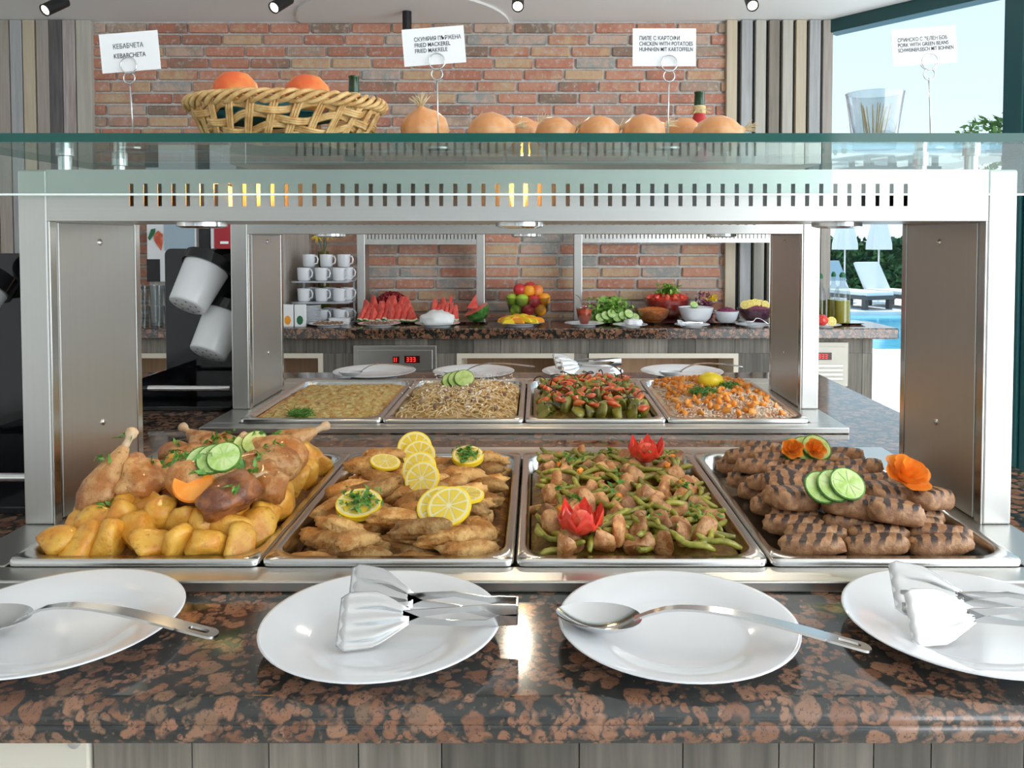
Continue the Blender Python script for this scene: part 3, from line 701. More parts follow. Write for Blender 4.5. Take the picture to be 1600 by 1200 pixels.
def tomato_flower(px, py, z, label, sc=1.0):
    p = rest(px, py, -0.004); t = thing('tomato_flower', label, 'tomato garnish', p)
    for nm, rr, hh, mt_, ph in (('outer_petals', 0.031, 0.042, 'tomato', 0), ('inner_petals', 0.022, 0.036, 'tomato_flesh', 0.4)):
        n = 56; L = []
        for q in range(7):
            f = q / 6; ring = []
            for j in range(n):
                a = 2 * PI * j / n + ph; zig = abs(((j / n * 7) % 1) - 0.5) * 2
                z_ = hh * f * (0.45 + 0.55 * (1 - zig)) if f > 0.45 else hh * f * 0.75
                r0 = rr * sc * (0.35 + 0.65 * math.sin(min(1, f * 1.25) * PI / 2)) * (1 + 0.10 * f * (1 - zig))
                ring.append((r0 * math.cos(a), r0 * math.sin(a), z_ * sc))
            L.append(ring)
        MB().loops(L, cap0=True).build(nm, mt_, t, smooth=True)
    blob((0.016 * sc, 0.016 * sc, 0.018 * sc), 0.2, 3, 4, 2, loc=(0, 0, 0.016 * sc)).build('core', 'tomato_flesh', t, smooth='all')
def carrot_flower(px, py, z, rot, label, sc=1.0, group=None):
    t = thing('carrot_flower', label, 'carrot garnish', rest(px, py, 0.016 * sc), rot, group)
    for q, (rr, hh) in enumerate(((0.030, 0.012), (0.022, 0.020), (0.013, 0.024))):
        n = 40; L = []
        for i in range(5):
            f = i / 4; L.append([(rr * sc * (0.3 + 0.7 * f) * (1 + 0.10 * f * math.cos(6 * 2 * PI * j / n + q)) * math.cos(2 * PI * j / n), rr * sc * (0.3 + 0.7 * f) * (1 + 0.10 * f * math.cos(6 * 2 * PI * j / n + q)) * math.sin(2 * PI * j / n), hh * sc * (f ** 1.5) + 0.003 * f * sc * math.sin(5 * 2 * PI * j / n)) for j in range(n)])
        MB().loops(L, cap0=True).build('petal_ring', 'carrot', t, smooth=True)

# ---- pan 1: roast chicken with potatoes
bed('cooking_juices', 0, 0, 0.016, 0.046, 'oil_bed', 'dark golden cooking juices under the roast chicken and potatoes', 'sauce')
PT = [mesh(chunk((0.037, 0.031, 0.027), 9, k, 0.46, 3), 'potato_chunk', 'potato', smooth='all') for k in range(6)]
def drumstick():
    t = thing('chicken_drumstick', 'roast chicken drumstick with bare bone end lying among the potatoes', 'chicken piece', group='roast chicken drumsticks')
    prof = [(0.0, -0.060), (0.012, -0.058), (0.024, -0.048), (0.031, -0.030), (0.030, -0.010), (0.024, 0.012), (0.015, 0.032), (0.010, 0.046), (0.008, 0.052)]
    MB().lathe(prof, 20, mat=ry(PI / 2), wob=lambda a, z: 1 + 0.10 * noise.noise(Vector((math.cos(a) * 2, math.sin(a) * 2, z * 40)))).build('meat', 'chicken_skin', t, smooth='all')
    MB().lathe([(0.006, 0.045), (0.0058, 0.066), (0.009, 0.072), (0.0095, 0.079), (0.005, 0.083), (0, 0.083)], 12, mat=ry(PI / 2)).build('bone', 'bone', t, smooth='all'); return t
ds = drumstick(); H1_ = [(ds, 'drum')]
CH = [mesh(blob((0.050, 0.036, 0.026), 0.35, 1.8, k, 3), 'chicken_thigh', m_, smooth='all') for k, m_ in enumerate(('chicken_skin', 'chicken_skin', 'chicken_dark'))]
def pxz(k, r_, px, py, top, crown):
    z = RIM + 0.03
    for _ in range(4):
        p = onz(px, py, z); a = max(-1, min(1, (p.x - PANX[k]) / 0.15)); b = max(-1, min(1, (p.y - YP[r_]) / 0.25)); z = RIM + hpile(a, b, top, crown)
    return Vector((p.x, p.y, z))
T1, C1 = -0.006, 0.050
for px, py, ry_, rz_, first in ((196, 790, -0.95, 1.2, 1), (262, 712, -0.3, 2.5, 0), (330, 790, 0.1, 0.4, 0), (420, 735, -0.2, 2.7, 0), (455, 705, -0.3, 0.7, 0), (395, 770, -0.2, -2.6, 0)):
    p = pxz(0, 0, px, py, T1, C1); p.z += 0.012
    if first: ds.location = p; ds.rotation_euler = (0, ry_, rz_)
    else: H1_.append((dup(ds, p, (0, ry_, rz_)), 'drum'))
for i, (px, py, v, rz_) in enumerate(((140, 800, 0, 0.9), (305, 812, 2, 0.2), (350, 822, 2, 1.2), (240, 755, 0, 0.3), (300, 718, 1, 0.1), (385, 745, 1, 0.5), (405, 795, 1, 2.2), (440, 722, 0, 1.0), (355, 707, 0, -0.4), (225, 780, 1, 2.0))):
    p = pxz(0, 0, px, py, T1, C1)
    H1_.append((place(CH[v], 'chicken_thigh', 'crisp dark-skinned roast chicken piece in the potato pan' if v == 2 else 'golden roast chicken piece resting among potatoes', 'chicken piece', 'roast chicken pieces', p, (rnd.uniform(-.4, .4), rnd.uniform(-.3, .3), rz_)), 'thigh'))
ptp = [(118, 845), (158, 842), (205, 838), (255, 852), (312, 848), (365, 835), (232, 830), (400, 818), (420, 790), (440, 765), (470, 745), (488, 722), (245, 790), (280, 775), (190, 815), (350, 770), (460, 775), (430, 810), (280, 850), (385, 845), (330, 745), (270, 745), (480, 760), (500, 735), (410, 705), (130, 825), (225, 735), (370, 720)]
for i, (px, py) in enumerate(ptp):
    p = pxz(0, 0, px, py, T1 - 0.006, C1 - 0.004)
    H1_.append((place(PT[i % 6], 'potato_chunk', 'golden roasted potato chunk beside the chicken pieces', 'potato', 'roast potato chunks', p, (rnd.uniform(0, 6), rnd.uniform(0, 6), rnd.uniform(0, 6))), 'potato'))
for i in range(9):
    H1_.append((place(PT[(i + 2) % 6], 'potato_chunk', 'golden roasted potato chunk beside the chicken pieces', 'potato', 'roast potato chunks', (PANX[0] - 0.118 + 0.0295 * i, YP[0] - 0.224 + 0.004 * (i % 2), RIM - 0.008 + 0.006 * (i % 3)), (i * 1.7, i * 2.3, i)), 'potato'))
for i in range(6):
    H1_.append((place(PT[(i + 1) % 6], 'potato_chunk', 'golden roasted potato chunk beside the chicken pieces', 'potato', 'roast potato chunks', (PANX[0] + 0.124 - 0.003 * (i % 2), YP[0] - 0.20 + 0.07 * i, RIM + 0.002 + 0.006 * (i % 3)), (i * 1.1, i * 2.9, i)), 'potato'))
relax(H1_, 0, 0, lambda a, b: 0.016 - 0.042 + 0.046 * (1 - a ** 4) * (1 - b ** 4)); refresh()
ct = MB().lathe([(0, -0.004), (0.026, -0.004), (0.028, 0), (0.026, 0.004), (0, 0.004)], 24).build('carrot_slice', 'carrot', None, smooth=True)
tag(ct, 'round orange carrot slice on top of the roast chicken', 'carrot slice'); ct.location = rest(302, 768, 0.012); ct.rotation_euler = (1.0, 0.1, 0.2)
cucumber(335, 732, RIM + 0.066, [(0.9, -0.3, 0.3), (1.0, -0.1, 0.1), (0.85, 0.3, -0.1)], 'green cucumber slice fanned on the roast chicken', 0.024)
cucumber(392, 703, RIM + 0.058, [(0.9, -0.4, 0.2), (1.1, 0.4, -0.2)], 'dark-edged cucumber slice near the drumstick bones of the chicken pan', 0.022)
herbs('parsley_sprinkle', 0, 0, 60, T1 + 0.033, C1, 'chopped green parsley sprinkled over the roast chicken', 0.007, 5)
# ---- pan 2: fried mackerel
bed('crumb_layer', 1, 0, 0.006, 0.014, 'oil_bed', 'brown crumb layer beneath the fried mackerel pieces', 'crumbs')
FM = [mesh(blob((0.043, 0.0165, 0.0135), 0.36, 2.2, 20 + k, 3, bend=0.006 * (k - 2)), 'fried_mackerel', 'fried', smooth='all') for k in range(5)]
H2_ = []
T2, C2 = -0.008, 0.026
for q, (n, md, dz) in enumerate(((50, 0.030, 0.0), (30, 0.040, 0.019))):
    for i, (u, v) in enumerate(darts(n, 0.122, 0.225, md, 40 + q)):
        z = RIM + hpile(u / 0.145, v / 0.25, T2, C2) + dz
        H2_.append((place(FM[rnd.randrange(5)], 'fried_mackerel', 'golden-brown fried mackerel piece in the pan with lemon slices', 'fried fish', 'fried mackerel pieces', (PANX[1] + u, YP[0] + v, z),
              (rnd.uniform(-.35, .35), rnd.uniform(-.25, .25), rnd.choice((0.2, -0.3, 0.1, 2.9, 1.0)) + rnd.uniform(-.25, .25))), 'fish'))
for i in range(4):
    H2_.append((place(FM[i], 'fried_mackerel', 'golden-brown fried mackerel piece in the pan with lemon slices', 'fried fish', 'fried mackerel pieces', (PANX[1] - 0.10 + 0.066 * i, YP[0] - 0.224, RIM - 0.002 + 0.004 * (i % 2)), (0.1, 0.1, 0.15 * (i - 1))), 'fish'))
for i in range(5):
    for sx in (-1, 1): H2_.append((place(FM[i], 'fried_mackerel', 'golden-brown fried mackerel piece in the pan with lemon slices', 'fried fish', 'fried mackerel pieces', (PANX[1] + sx * 0.112, YP[0] - 0.17 + 0.085 * i, RIM + 0.004), (0.1, 0.2, 0.4 * sx + i)), 'fish'))
relax(H2_, 1, 0, lambda a, b: 0.006 - 0.042 + 0.014 * (1 - a ** 4) * (1 - b ** 4), 60); refresh()
last = None
for px, py, rot, rd in ((648, 714, (0.9, 0, 0.1), 0.032), (655, 722, (0.6, 0.2, 0.2), 0.03), (602, 729, (0.25, 0.1, 0.3), 0.026), (655, 748, (0.9, -0.5, 0.1), 0.029), (660, 762, (0.7, -0.3, 0.0), 0.029), (726, 779, (0.1, 0.05, 0), 0.030), (686, 806, (0.65, -0.25, 0.1), 0.032), (706, 814, (0.45, -0.1, 0.2), 0.032)):
    p = rest(px, py, rd * math.sin(abs(rot[0])) * 0.55 + 0.004)
    if px in (655, 660, 706) and py != 748:   # second slice of a pair leans on the first
        rot = last[1]; nn = Matrix.Rotation(rot[2], 3, 'Z') @ Matrix.Rotation(rot[1], 3, 'Y') @ Matrix.Rotation(rot[0], 3, 'X') @ Vector((0, 0, 1)); p = p + nn * (0.0066 - (p - last[0]).dot(nn))
    lemon(p, rot, rd); last = (p, rot)
for px, py, rd, lb in ((561, 799, 0.034, 'lemon half topped with chopped parsley at the plate end of the fish pan'), (731, 722, 0.028, 'lemon half topped with chopped parsley at the gantry end of the fish pan')):
    p = rest(px, py, 0.010)
    t = slice_thing('lemon_half', lb, 'lemon half', None, rd, 0.010, LM, p, (0.35, 0, 0.1))
    leaves(90, lambda r: (r.gauss(0, rd * 0.38), r.gauss(0, rd * 0.38), 0.007 + r.uniform(0, 0.005)), 0.0055, int(px)).build('parsley', 'herb', t)
# ---- pan 3: pork with green beans
bed('stew_sauce', 2, 0, 0.016, 0.020, 'stew', 'olive brown stew sauce beneath the pork and beans', 'sauce')
PK = [mesh(chunk((0.027, 0.022, 0.016), 10, 50 + k, 0.40, 3), 'pork_chunk', 'pork', smooth=True) for k in range(6)]
def beanm(k):
    r = random.Random(k); c = r.uniform(-0.018, 0.018); n = 8; pth = [(-0.032 + 0.064 * i / n, c * (1 - (2 * i / n - 1) ** 2), 0.003 * math.sin(i + k)) for i in range(n + 1)]
    return mesh(MB().tube(pth, [0.0025] + [0.0044] * (n - 1) + [0.0022], 7), 'green_bean', 'bean', smooth='all')
BN = [beanm(k) for k in range(6)]
T3, C3 = -0.006, 0.018
for i, (u, v) in enumerate(darts(170, 0.130, 0.232, 0.0155, 61)):
    yw = rnd.uniform(0, 6.3)
    z = RIM + hpile(u / 0.145, v / 0.25, T3, C3)
    place(BN[i % 6], 'green_bean', 'olive green bean among the pork chunks', 'green bean', 'green beans in the pork pan', (PANX[2] + max(-1, min(1, u / (0.142 - 0.033 * abs(math.cos(yw))))) * (0.142 - 0.033 * abs(math.cos(yw))), YP[0] + max(-1, min(1, v / (0.240 - 0.033 * abs(math.sin(yw))))) * (0.240 - 0.033 * abs(math.sin(yw))), z + rnd.uniform(0.002, 0.015)), (rnd.uniform(-.25, .25), rnd.uniform(-.3, .3), yw))
for i, (u, v) in enumerate(darts(82, 0.126, 0.226, 0.0225, 62)):
    z = RIM + hpile(u / 0.145, v / 0.25, T3, C3)
    place(PK[i % 6], 'pork_chunk', 'browned roast pork chunk among the green beans', 'pork piece', 'pork chunks in the bean pan', (PANX[2] + u, YP[0] + v, z + rnd.uniform(-0.002, 0.008)), (rnd.uniform(0, 6), rnd.uniform(0, 6), rnd.uniform(0, 6)))
for i, (u, v) in enumerate(darts(9, 0.12, 0.22, 0.06, 63)):
    place(mesh(chunk((0.008, 0.007, 0.006), 7, 80 + i, 0.6, 1), 'carrot_cube', 'carrot'), 'carrot_cube', 'small orange carrot cube among the pork and beans', 'carrot piece', 'carrot cubes in the pork pan', (PANX[2] + u, YP[0] + v, RIM + hpile(u / 0.145, v / 0.25, T3, C3) + 0.016), (1, i, 0))
refresh()
tomato_flower(907, 829, RIM + 0.024, 'carved red tomato flower resting on the pork and beans', 1.0)
tomato_flower(1009, 717, RIM + 0.022, 'carved red tomato flower at the pan rim beside the rear warmer', 1.0)
herbs('parsley_sprinkle', 2, 0, 30, T3 + 0.020, C3, 'chopped green parsley sprinkled over the pork and beans', 0.006, 9)
# ---- pan 4: grilled kebabs
bed('meat_juices', 3, 0, 0.000, 0.004, 'stem_dark', 'dark meat juices at the bottom of the kebab pan', 'sauce')
def kebm(k, L, w, h):
    v, f = ICO[3]; out = []
    for p in v:
        ex = 0.5
        q = Vector((math.copysign(abs(p.x) ** ex, p.x) * L, math.copysign(abs(p.y) ** 0.68, p.y) * w, math.copysign(abs(p.z) ** 0.62, p.z) * h))
        out.append(q * (1 + 0.13 * noise.noise(p * 2.5 + Vector((k * 5, 0, 0))) + 0.05 * noise.noise(p * 7 + Vector((k * 5, 3, 0)))))
    return mesh(MB().add(out, f), 'grilled_kebab', 'grilled_meat', smooth='all')
KB = [kebm(k, 0.043, 0.0175, 0.0135) for k in range(4)] + [kebm(9, 0.040, 0.032, 0.017), kebm(10, 0.036, 0.034, 0.017)]
def keb(u, v, z, k, rz_, patty=False):
    place(KB[k], 'grilled_patty' if patty else 'grilled_kebab', 'flat round grilled meat patty with black grill marks' if patty else 'browned grilled kebab roll with dark grill marks', 'grilled meat', 'grilled patties' if patty else 'grilled kebab rolls',
          (PANX[3] + u, YP[0] + v, RIM + z), (rnd.uniform(-.12, .12), rnd.uniform(-.12, .12), rz_))
for j in range(12):
    v = -0.222 + j * 0.0385
    for i in range(3):
        u = -0.09 + i * 0.088 + (0.012 if j % 2 else -0.008)
        keb(u, v, 0.002, rnd.randrange(4), rnd.uniform(-.15, .15))
for j in range(8):
    v = -0.09 + j * 0.042
    for i in range(2 if j % 2 else 3):
        u = -0.085 + i * 0.085 + (0.04 if j % 2 else 0)
        if v < -0.02: continue
        keb(u, v, 0.024, rnd.randrange(4), rnd.uniform(-.18, .18))
for u, v, k, a in ((-0.088, -0.10, 4, 0.3), (-0.012, -0.128, 4, -0.3), (0.062, -0.085, 5, 0.2), (0.115, -0.10, 4, 0.5), (-0.075, -0.03, 5, 0.1), (0.04, -0.16, 4, -0.1)): keb(u, v, 0.028, k, a, True)
refresh()
for px, py, rots, lb in ((1302, 774, [(0.9, -0.5, 0.4), (0.5, 0, 0), (0.9, 0.5, -0.4)], 'scalloped cucumber slice opened like a fan on the kebabs'), (1258, 715, [(0.6, -0.4, 0.2), (0.5, 0, 0), (0.6, 0.4, -0.2)], 'cucumber slice under the carrot curls on the kebabs')):
    cucumber(px, py, RIM + 0.052, rots, lb, 0.026)
refresh()
carrot_flower(1238, 712, RIM + 0.060, (0.9, -0.3, 0), 'small rolled carrot flower on a cucumber slice, nearer the pork pan', 0.62)
carrot_flower(1272, 712, RIM + 0.060, (0.9, 0.3, 0), 'small rolled carrot flower on a cucumber slice, nearer the kebab pan edge', 0.62)
carrot_flower(1413, 755, RIM + 0.040, (0.6, 0.1, 0.2), 'large ruffled orange carrot flower at the edge of the kebab pan', 1.15)
cf = [o for o in bpy.data.objects if o.name.startswith('carrot_flower') and 'large' in o.get('label', '')][0]
q = onz(1413, 757, RIM + 0.05); q.x = min(q.x, PANX[3] + 0.118); cf.location = (q.x, q.y, hitz(q.x, q.y) + 0.014)

# ================================================================ rear pans
T5, C5 = 0.0, 0.014
def heightfield(name, k, mats, label, cat, top, crown, fn, nu=70, nv=100):
    m = MB(); hu, hv = 0.147, 0.245; vs = []; fs = []
    for j in range(nv + 1):
        for i in range(nu + 1):
            a, b = -1 + 2 * i / nu, -1 + 2 * j / nv; u, v = hu * a, hv * b; cr = 0.04
            du, dv = max(0, abs(u) - (hu - cr)), max(0, abs(v) - (hv - cr)); dd = math.hypot(du, dv)
            if dd > cr: u = math.copysign(hu - cr + du * cr / dd, u); v = math.copysign(hv - cr + dv * cr / dd, v)
            vs.append((u, v, hpile(a, b, top, crown) + fn(u, v)))
    mi = []
    for j in range(nv):
        for i in range(nu): q = j * (nu + 1) + i; fs.append((q, q + 1, q + nu + 2, q + nu + 1))
    m.add(vs, fs)
    if len(mats) > 1:
        for q, f in enumerate(fs):
            u, v, _ = vs[f[0]]; s = noise.noise(Vector((u * 55, v * 55, 3))) + 0.5 * noise.noise(Vector((u * 110, v * 110, 7)))
            edge = abs(u) > 0.137 or abs(v) > 0.236
            m.mi[q] = 1 if s > 0.20 or edge else 0
    o = m.build(name, mats, None, smooth='all'); o.location = (PANX[k], YP[1], RIM); return tag(o, label, cat)
heightfield('potato_gratin', 0, ['gratin', 'gratin_brown'], 'golden potato gratin with browned cheese crust', 'gratin', -0.012, 0.012, lambda u, v: 0.007 * noise.noise(Vector((u * 60, v * 60, 1))))
def dill(px, py, z, label, n=160, s=0.03, seed=2):
    refresh(); p = rest(px, py, 0.0); m = MB(); r = random.Random(seed)
    for _ in range(n):
        a = r.uniform(0, 6.3); l = r.uniform(0.3, 1) * s; q = Vector((l * math.cos(a), l * 0.8 * math.sin(a), r.uniform(0, 0.014)))
        d = Vector((r.gauss(0, 1), r.gauss(0, 1), r.gauss(0, .5))).normalized() * 0.010
        m.tube([q - d, q + d], 0.0009, 4)
    o = m.build('dill_sprig', 'herb'); o.location = p; tag(o, label, 'dill')
dill(470, 650, RIM + 0.004, 'feathery green dill sprig on the potato gratin')
bed('noodle_base', 1, 1, 0.018, 0.026, 'noodle', 'mound of spaghetti under the loose strands', 'spaghetti')
m = MB(); r = random.Random(5)
for _ in range(420):
    a, b = r.uniform(-0.95, 0.95), r.uniform(-0.95, 0.95); ang = r.uniform(0, 6.3); cv = r.uniform(-40, 40); L = r.uniform(0.04, 0.09); pth = []
    x, y = a * 0.14, b * 0.235
    for i in range(9):
        aa, bb = max(-1, min(1, x / 0.145)), max(-1, min(1, y / 0.243)); x = aa * 0.145; y = bb * 0.243
        pth.append((x, y, hpile(aa, bb, -0.008, 0.030) + 0.004 * math.sin(i * 1.3 + a * 20))); x += math.cos(ang) * L / 8; y += math.sin(ang) * L / 8; ang += cv * L / 8
    m.tube(pth, 0.0019, 5)
o = m.build('spaghetti', 'noodle', None, smooth='all'); o.location = (PANX[1], YP[1], RIM); tag(o, 'tangled spaghetti strands heaped in the rear pan', 'spaghetti', None, 'stuff')
for i, (u, v) in enumerate(darts(16, 0.11, 0.2, 0.045, 91)):
    place(mesh(chunk((0.014, 0.010, 0.007), 6, 200 + i, 0.6, 1), 'mushroom_piece', 'mushroom', smooth=True), 'mushroom_piece', 'dark mushroom piece mixed into the spaghetti', 'mushroom', 'mushroom pieces in the spaghetti', (PANX[1] + u, YP[1] + v, RIM + hpile(u / .145, v / .243, -0.006, 0.030)), (rnd.uniform(0, 3), 0.3, rnd.uniform(0, 6)))
leaves(700, lambda r: (r.gauss(0.0, 0.055), r.gauss(0.02, 0.11), 0.026 + r.uniform(-0.010, 0.003)), 0.005, 8).build('grated_cheese', 'cheese', None, loc=(PANX[1], YP[1], RIM))
tag(bpy.data.objects['grated_cheese'], 'white grated cheese scattered over the spaghetti', 'cheese', None, 'stuff')
refresh()
cucumber(716, 602, RIM + 0.042, [(0.9, -0.5, 0.2), (0.9, 0.2, 0), (1.0, 0.5, -0.3)], 'curled cucumber slice on top of the spaghetti', 0.028)
bed('vegetable_base', 2, 1, 0.018, 0.020, 'stew', 'olive vegetable sauce under the cooked peppers', 'sauce')
PG = [mesh(chunk((0.027, 0.019, 0.011), 9, 300 + k, 0.42, 3), 'green_pepper_piece', 'pepper_green', smooth='all') for k in range(5)]
PR = [mesh(chunk((0.021, 0.015, 0.008), 8, 320 + k, 0.5), 'red_pepper_piece', 'pepper_red', smooth='all') for k in range(4)]
for i, (u, v) in enumerate(darts(105, 0.124, 0.221, 0.0185, 95)):
    place(PG[i % 5], 'green_pepper_piece', 'soft olive-green pepper piece in the rear vegetable pan', 'pepper piece', 'green pepper pieces', (PANX[2] + u, YP[1] + v, RIM + hpile(u / .145, v / .25, -0.002, 0.022)), (rnd.uniform(0, 6), rnd.uniform(0, 6), rnd.uniform(0, 6)))
for i, (u, v) in enumerate(darts(58, 0.122, 0.219, 0.0255, 96)):
    place(PR[i % 4], 'red_pepper_piece', 'small red pepper piece in the rear vegetable pan', 'pepper piece', 'red pepper pieces', (PANX[2] + u, YP[1] + v, RIM + hpile(u / .145, v / .25, 0.012, 0.022)), (rnd.uniform(-.5, .5), rnd.uniform(-.5, .5), rnd.uniform(0, 6)))
def stemm(k):
    r = random.Random(k); n = 8; c = r.uniform(0.4, 1.4); pth = []; x = z = 0; a = r.uniform(0.6, 1.4)
    for i in range(n + 1): pth.append((x, 0, z)); x += math.cos(a) * 0.006; z += math.sin(a) * 0.006; a -= c * 0.25
    return mesh(MB().tube(pth, [0.0028] + [0.0018] * (n - 1) + [0.0026], 6), 'pepper_stem', 'stem_dark', smooth='all')
SM = [stemm(k) for k in range(5)]
for i, (u, v) in enumerate(darts(34, 0.12, 0.215, 0.034, 97)):
    place(SM[i % 5], 'pepper_stem', 'thin dark curled pepper stem sticking out of the vegetables', 'pepper stem', 'pepper stems', (PANX[2] + u, YP[1] + v, RIM + hpile(u / .145, v / .25, 0.006, 0.022)), (rnd.uniform(-.5, .5), rnd.uniform(-.3, .3), rnd.uniform(0, 6.3)))
herbs('parsley_sprinkle', 2, 1, 44, 0.022, 0.022, 'chopped green parsley over the rear pepper pan', 0.006, 15)
bed('rice_base', 3, 1, 0.022, 0.030, 'rice', 'mound of pale orange rice under the loose grains', 'rice')
m = MB(); r = random.Random(6)
for _ in range(4200):
    a, b = r.uniform(-0.97, 0.97), r.uniform(-0.97, 0.97)
    M = tr(a * 0.142, b * 0.24, hpile(a, b, -0.006, 0.030) + r.uniform(-0.002, 0.005)) @ Matrix.Rotation(r.uniform(0, 6.3), 4, Vector((r.gauss(0, 1), r.gauss(0, 1), r.gauss(0, 1))).normalized())
    s = 0.0062; m.add([(-s, 0, 0), (s, 0, 0), (0, s * .4, 0), (0, -s * .4, 0), (0, 0, s * .4), (0, 0, -s * .4)], [(0, 4, 2), (0, 3, 4), (0, 2, 5), (0, 5, 3), (1, 2, 4), (1, 4, 3), (1, 5, 2), (1, 3, 5)], 0, M)
o = m.build('rice', 'rice'); o.location = (PANX[3], YP[1], RIM); tag(o, 'loose grains of rice heaped with orange carrots', 'rice', None, 'stuff')
CC = [mesh(chunk((0.0125, 0.0095, 0.0085), 9, 340 + k, 0.48), 'carrot_piece', 'carrot_cube', smooth=True) for k in range(5)]
for i, (u, v) in enumerate(darts(150, 0.130, 0.230, 0.0150, 98)):
    place(CC[i % 5], 'carrot_piece', 'soft orange carrot piece mixed into the rice', 'carrot piece', 'carrot pieces in the rice', (PANX[3] + u, YP[1] + v, RIM + hpile(u / .145, v / .25, -0.001, 0.032)), (rnd.uniform(0, 6), rnd.uniform(0, 6), rnd.uniform(0, 6)))
t = thing('lemon_piece', 'bright yellow cut lemon on top of the carrot rice', 'lemon', (refresh(), rest(1110, 603, 0.010))[1])
blob((0.034, 0.026, 0.022), 0.06, 2, 3, 3, loc=(0, 0, 0.006)).build('lemon_body', 'lemon_rind', t, smooth='all')
dill(1098, 615, RIM + 0.036, 'dill sprig lying before the yellow lemon on the rice', 170, 0.036, 3); dill(1138, 607, RIM + 0.032, 'dill sprig beside the yellow lemon on the rice', 120, 0.026, 4)

# ================================================================ plates and serving tools
PLM = mesh(MB().lathe([(0, 0.004), (0.074, 0.004), (0.080, 0.006), (0.092, 0.012), (0.131, 0.0205), (0.1325, 0.0215), (0.132, 0.0225), (0.129, 0.0222), (0.091, 0.0145), (0.080, 0.009), (0.072, 0.0072), (0, 0.0072)][::1], 64), 'dinner_plate', 'porcelain', smooth='all')
MB_foot = mesh(MB().lathe([(0.070, 0.0045), (0.072, 0.0), (0.075, 0.0), (0.077, 0.0048)], 48), 'foot_ring', 'porcelain', smooth=True)
def plate(loc, label, group=None, sc=1.0, name='dinner_plate'):
    t = thing(name, label, 'plate', loc, group=group); t.scale = (sc,) * 3
    link('plate_body', PLM, t); link('foot_ring', MB_foot, t); return t
def sheet(stations, n=13, th=0.0014, flute=None):
    # stations: (centre, width direction, normal, half width, flute amplitude)
    L = []
    for c, w, nn, hw, fa in stations:
        c, w, nn = Vector(c), Vector(w).normalized(), Vector(nn).normalized()
        top = []; bot = []
        for i in range(n):
            f = -1 + 2 * i / (n - 1); dpl = fa * math.cos(f * 3.5 * PI) if fa else 0
            p = c + w * hw * f + nn * dpl
            top.append(p + nn * th / 2); bot.append(p - nn * th / 2)
        L.append(top + bot[::-1])
    return MB().loops(L, cap0=True, cap1=True)
def spoon(A, B, label, bowl=0.095, bw=0.031, zb=0.0, hole=True, name='serving_spoon'):
    # A neck point, B handle end (world); bowl lies beyond A
    A, B = Vector(A), Vector(B); d = B - A; L = math.hypot(d.x, d.y)
    t = thing(name, label, 'serving spoon', (A.x, A.y, min(A.z, B.z) - 0.016), (0, 0, math.atan2(d.y, d.x)))
    zA = A.z - t.location.z; zB = B.z - t.location.z
    nu, nv = 12, 20; Lp = []
    for sgn in (0, 1):
        for i in range(1, nu + 1):
            f = i / nu; ring = []
            for j in range(nv * 2):
                a = PI * j / nv; x = -bowl / 2 - bowl / 2 * f * math.cos(a); y = bw * f * math.sin(a) * (1 - 0.18 * math.cos(a))
                ring.append((x, y, zA - 0.016 * (1 - f * f) - (0.0013 if sgn else 0)))
            Lp.append(ring) if not sgn else Lp.insert(0, ring)
    # order: outer shell rim..centre reversed, then inner centre..rim
    outer = Lp[:nu]; inner = Lp[nu:]
    m = MB(); m.loops(inner, cap0=True); m.loops(outer[::-1][::-1], cap1=True); m.loops([inner[-1], outer[0]])
    m.build('bowl', 'chrome', t, smooth='all')
    hs = []; hl = L - (0.045 if hole else 0)
    for i in range(13):
        f = i / 12; x = -0.008 + (hl + 0.008) * f; g = x / L
        z = zA + (zB - zA) * g + 0.020 * math.sin(PI * min(1, max(0, g)) ** 0.6)
        hs.append(((x, 0, z), (0, 1, 0), (0, 0, 1), 0.0045 + 0.0045 * min(1, max(0, g) * 1.3), 0))
    sheet(hs, 3, 0.0026).build('handle', 'chrome', t, smooth=True)
    if hole:
        z0 = hs[-1][0][2]; z1 = zB
        def outl(hx0, hx1, r, z_):
            pts = []
            for j in range(24):
                a = 2 * PI * j / 24; cx = hx1 - r if math.cos(a) > 0 else hx0 + r
                pts.append((cx + r * math.cos(a), r * math.sin(a), z0 + (z1 - z0) * ((cx + r * math.cos(a) - hl) / 0.045) + z_))
            return pts
        o_, i_ = (hl - 0.004, L, 0.009), (hl + 0.012, L - 0.010, 0.0036)
        m = MB(); a, b, c, e = outl(*o_, 0.0013), outl(*i_, 0.0013), outl(*i_, -0.0013), outl(*o_, -0.0013)
        m.loops([a, b, c, e, a]); m.build('handle_end', 'chrome', t, smooth=True)
    return t
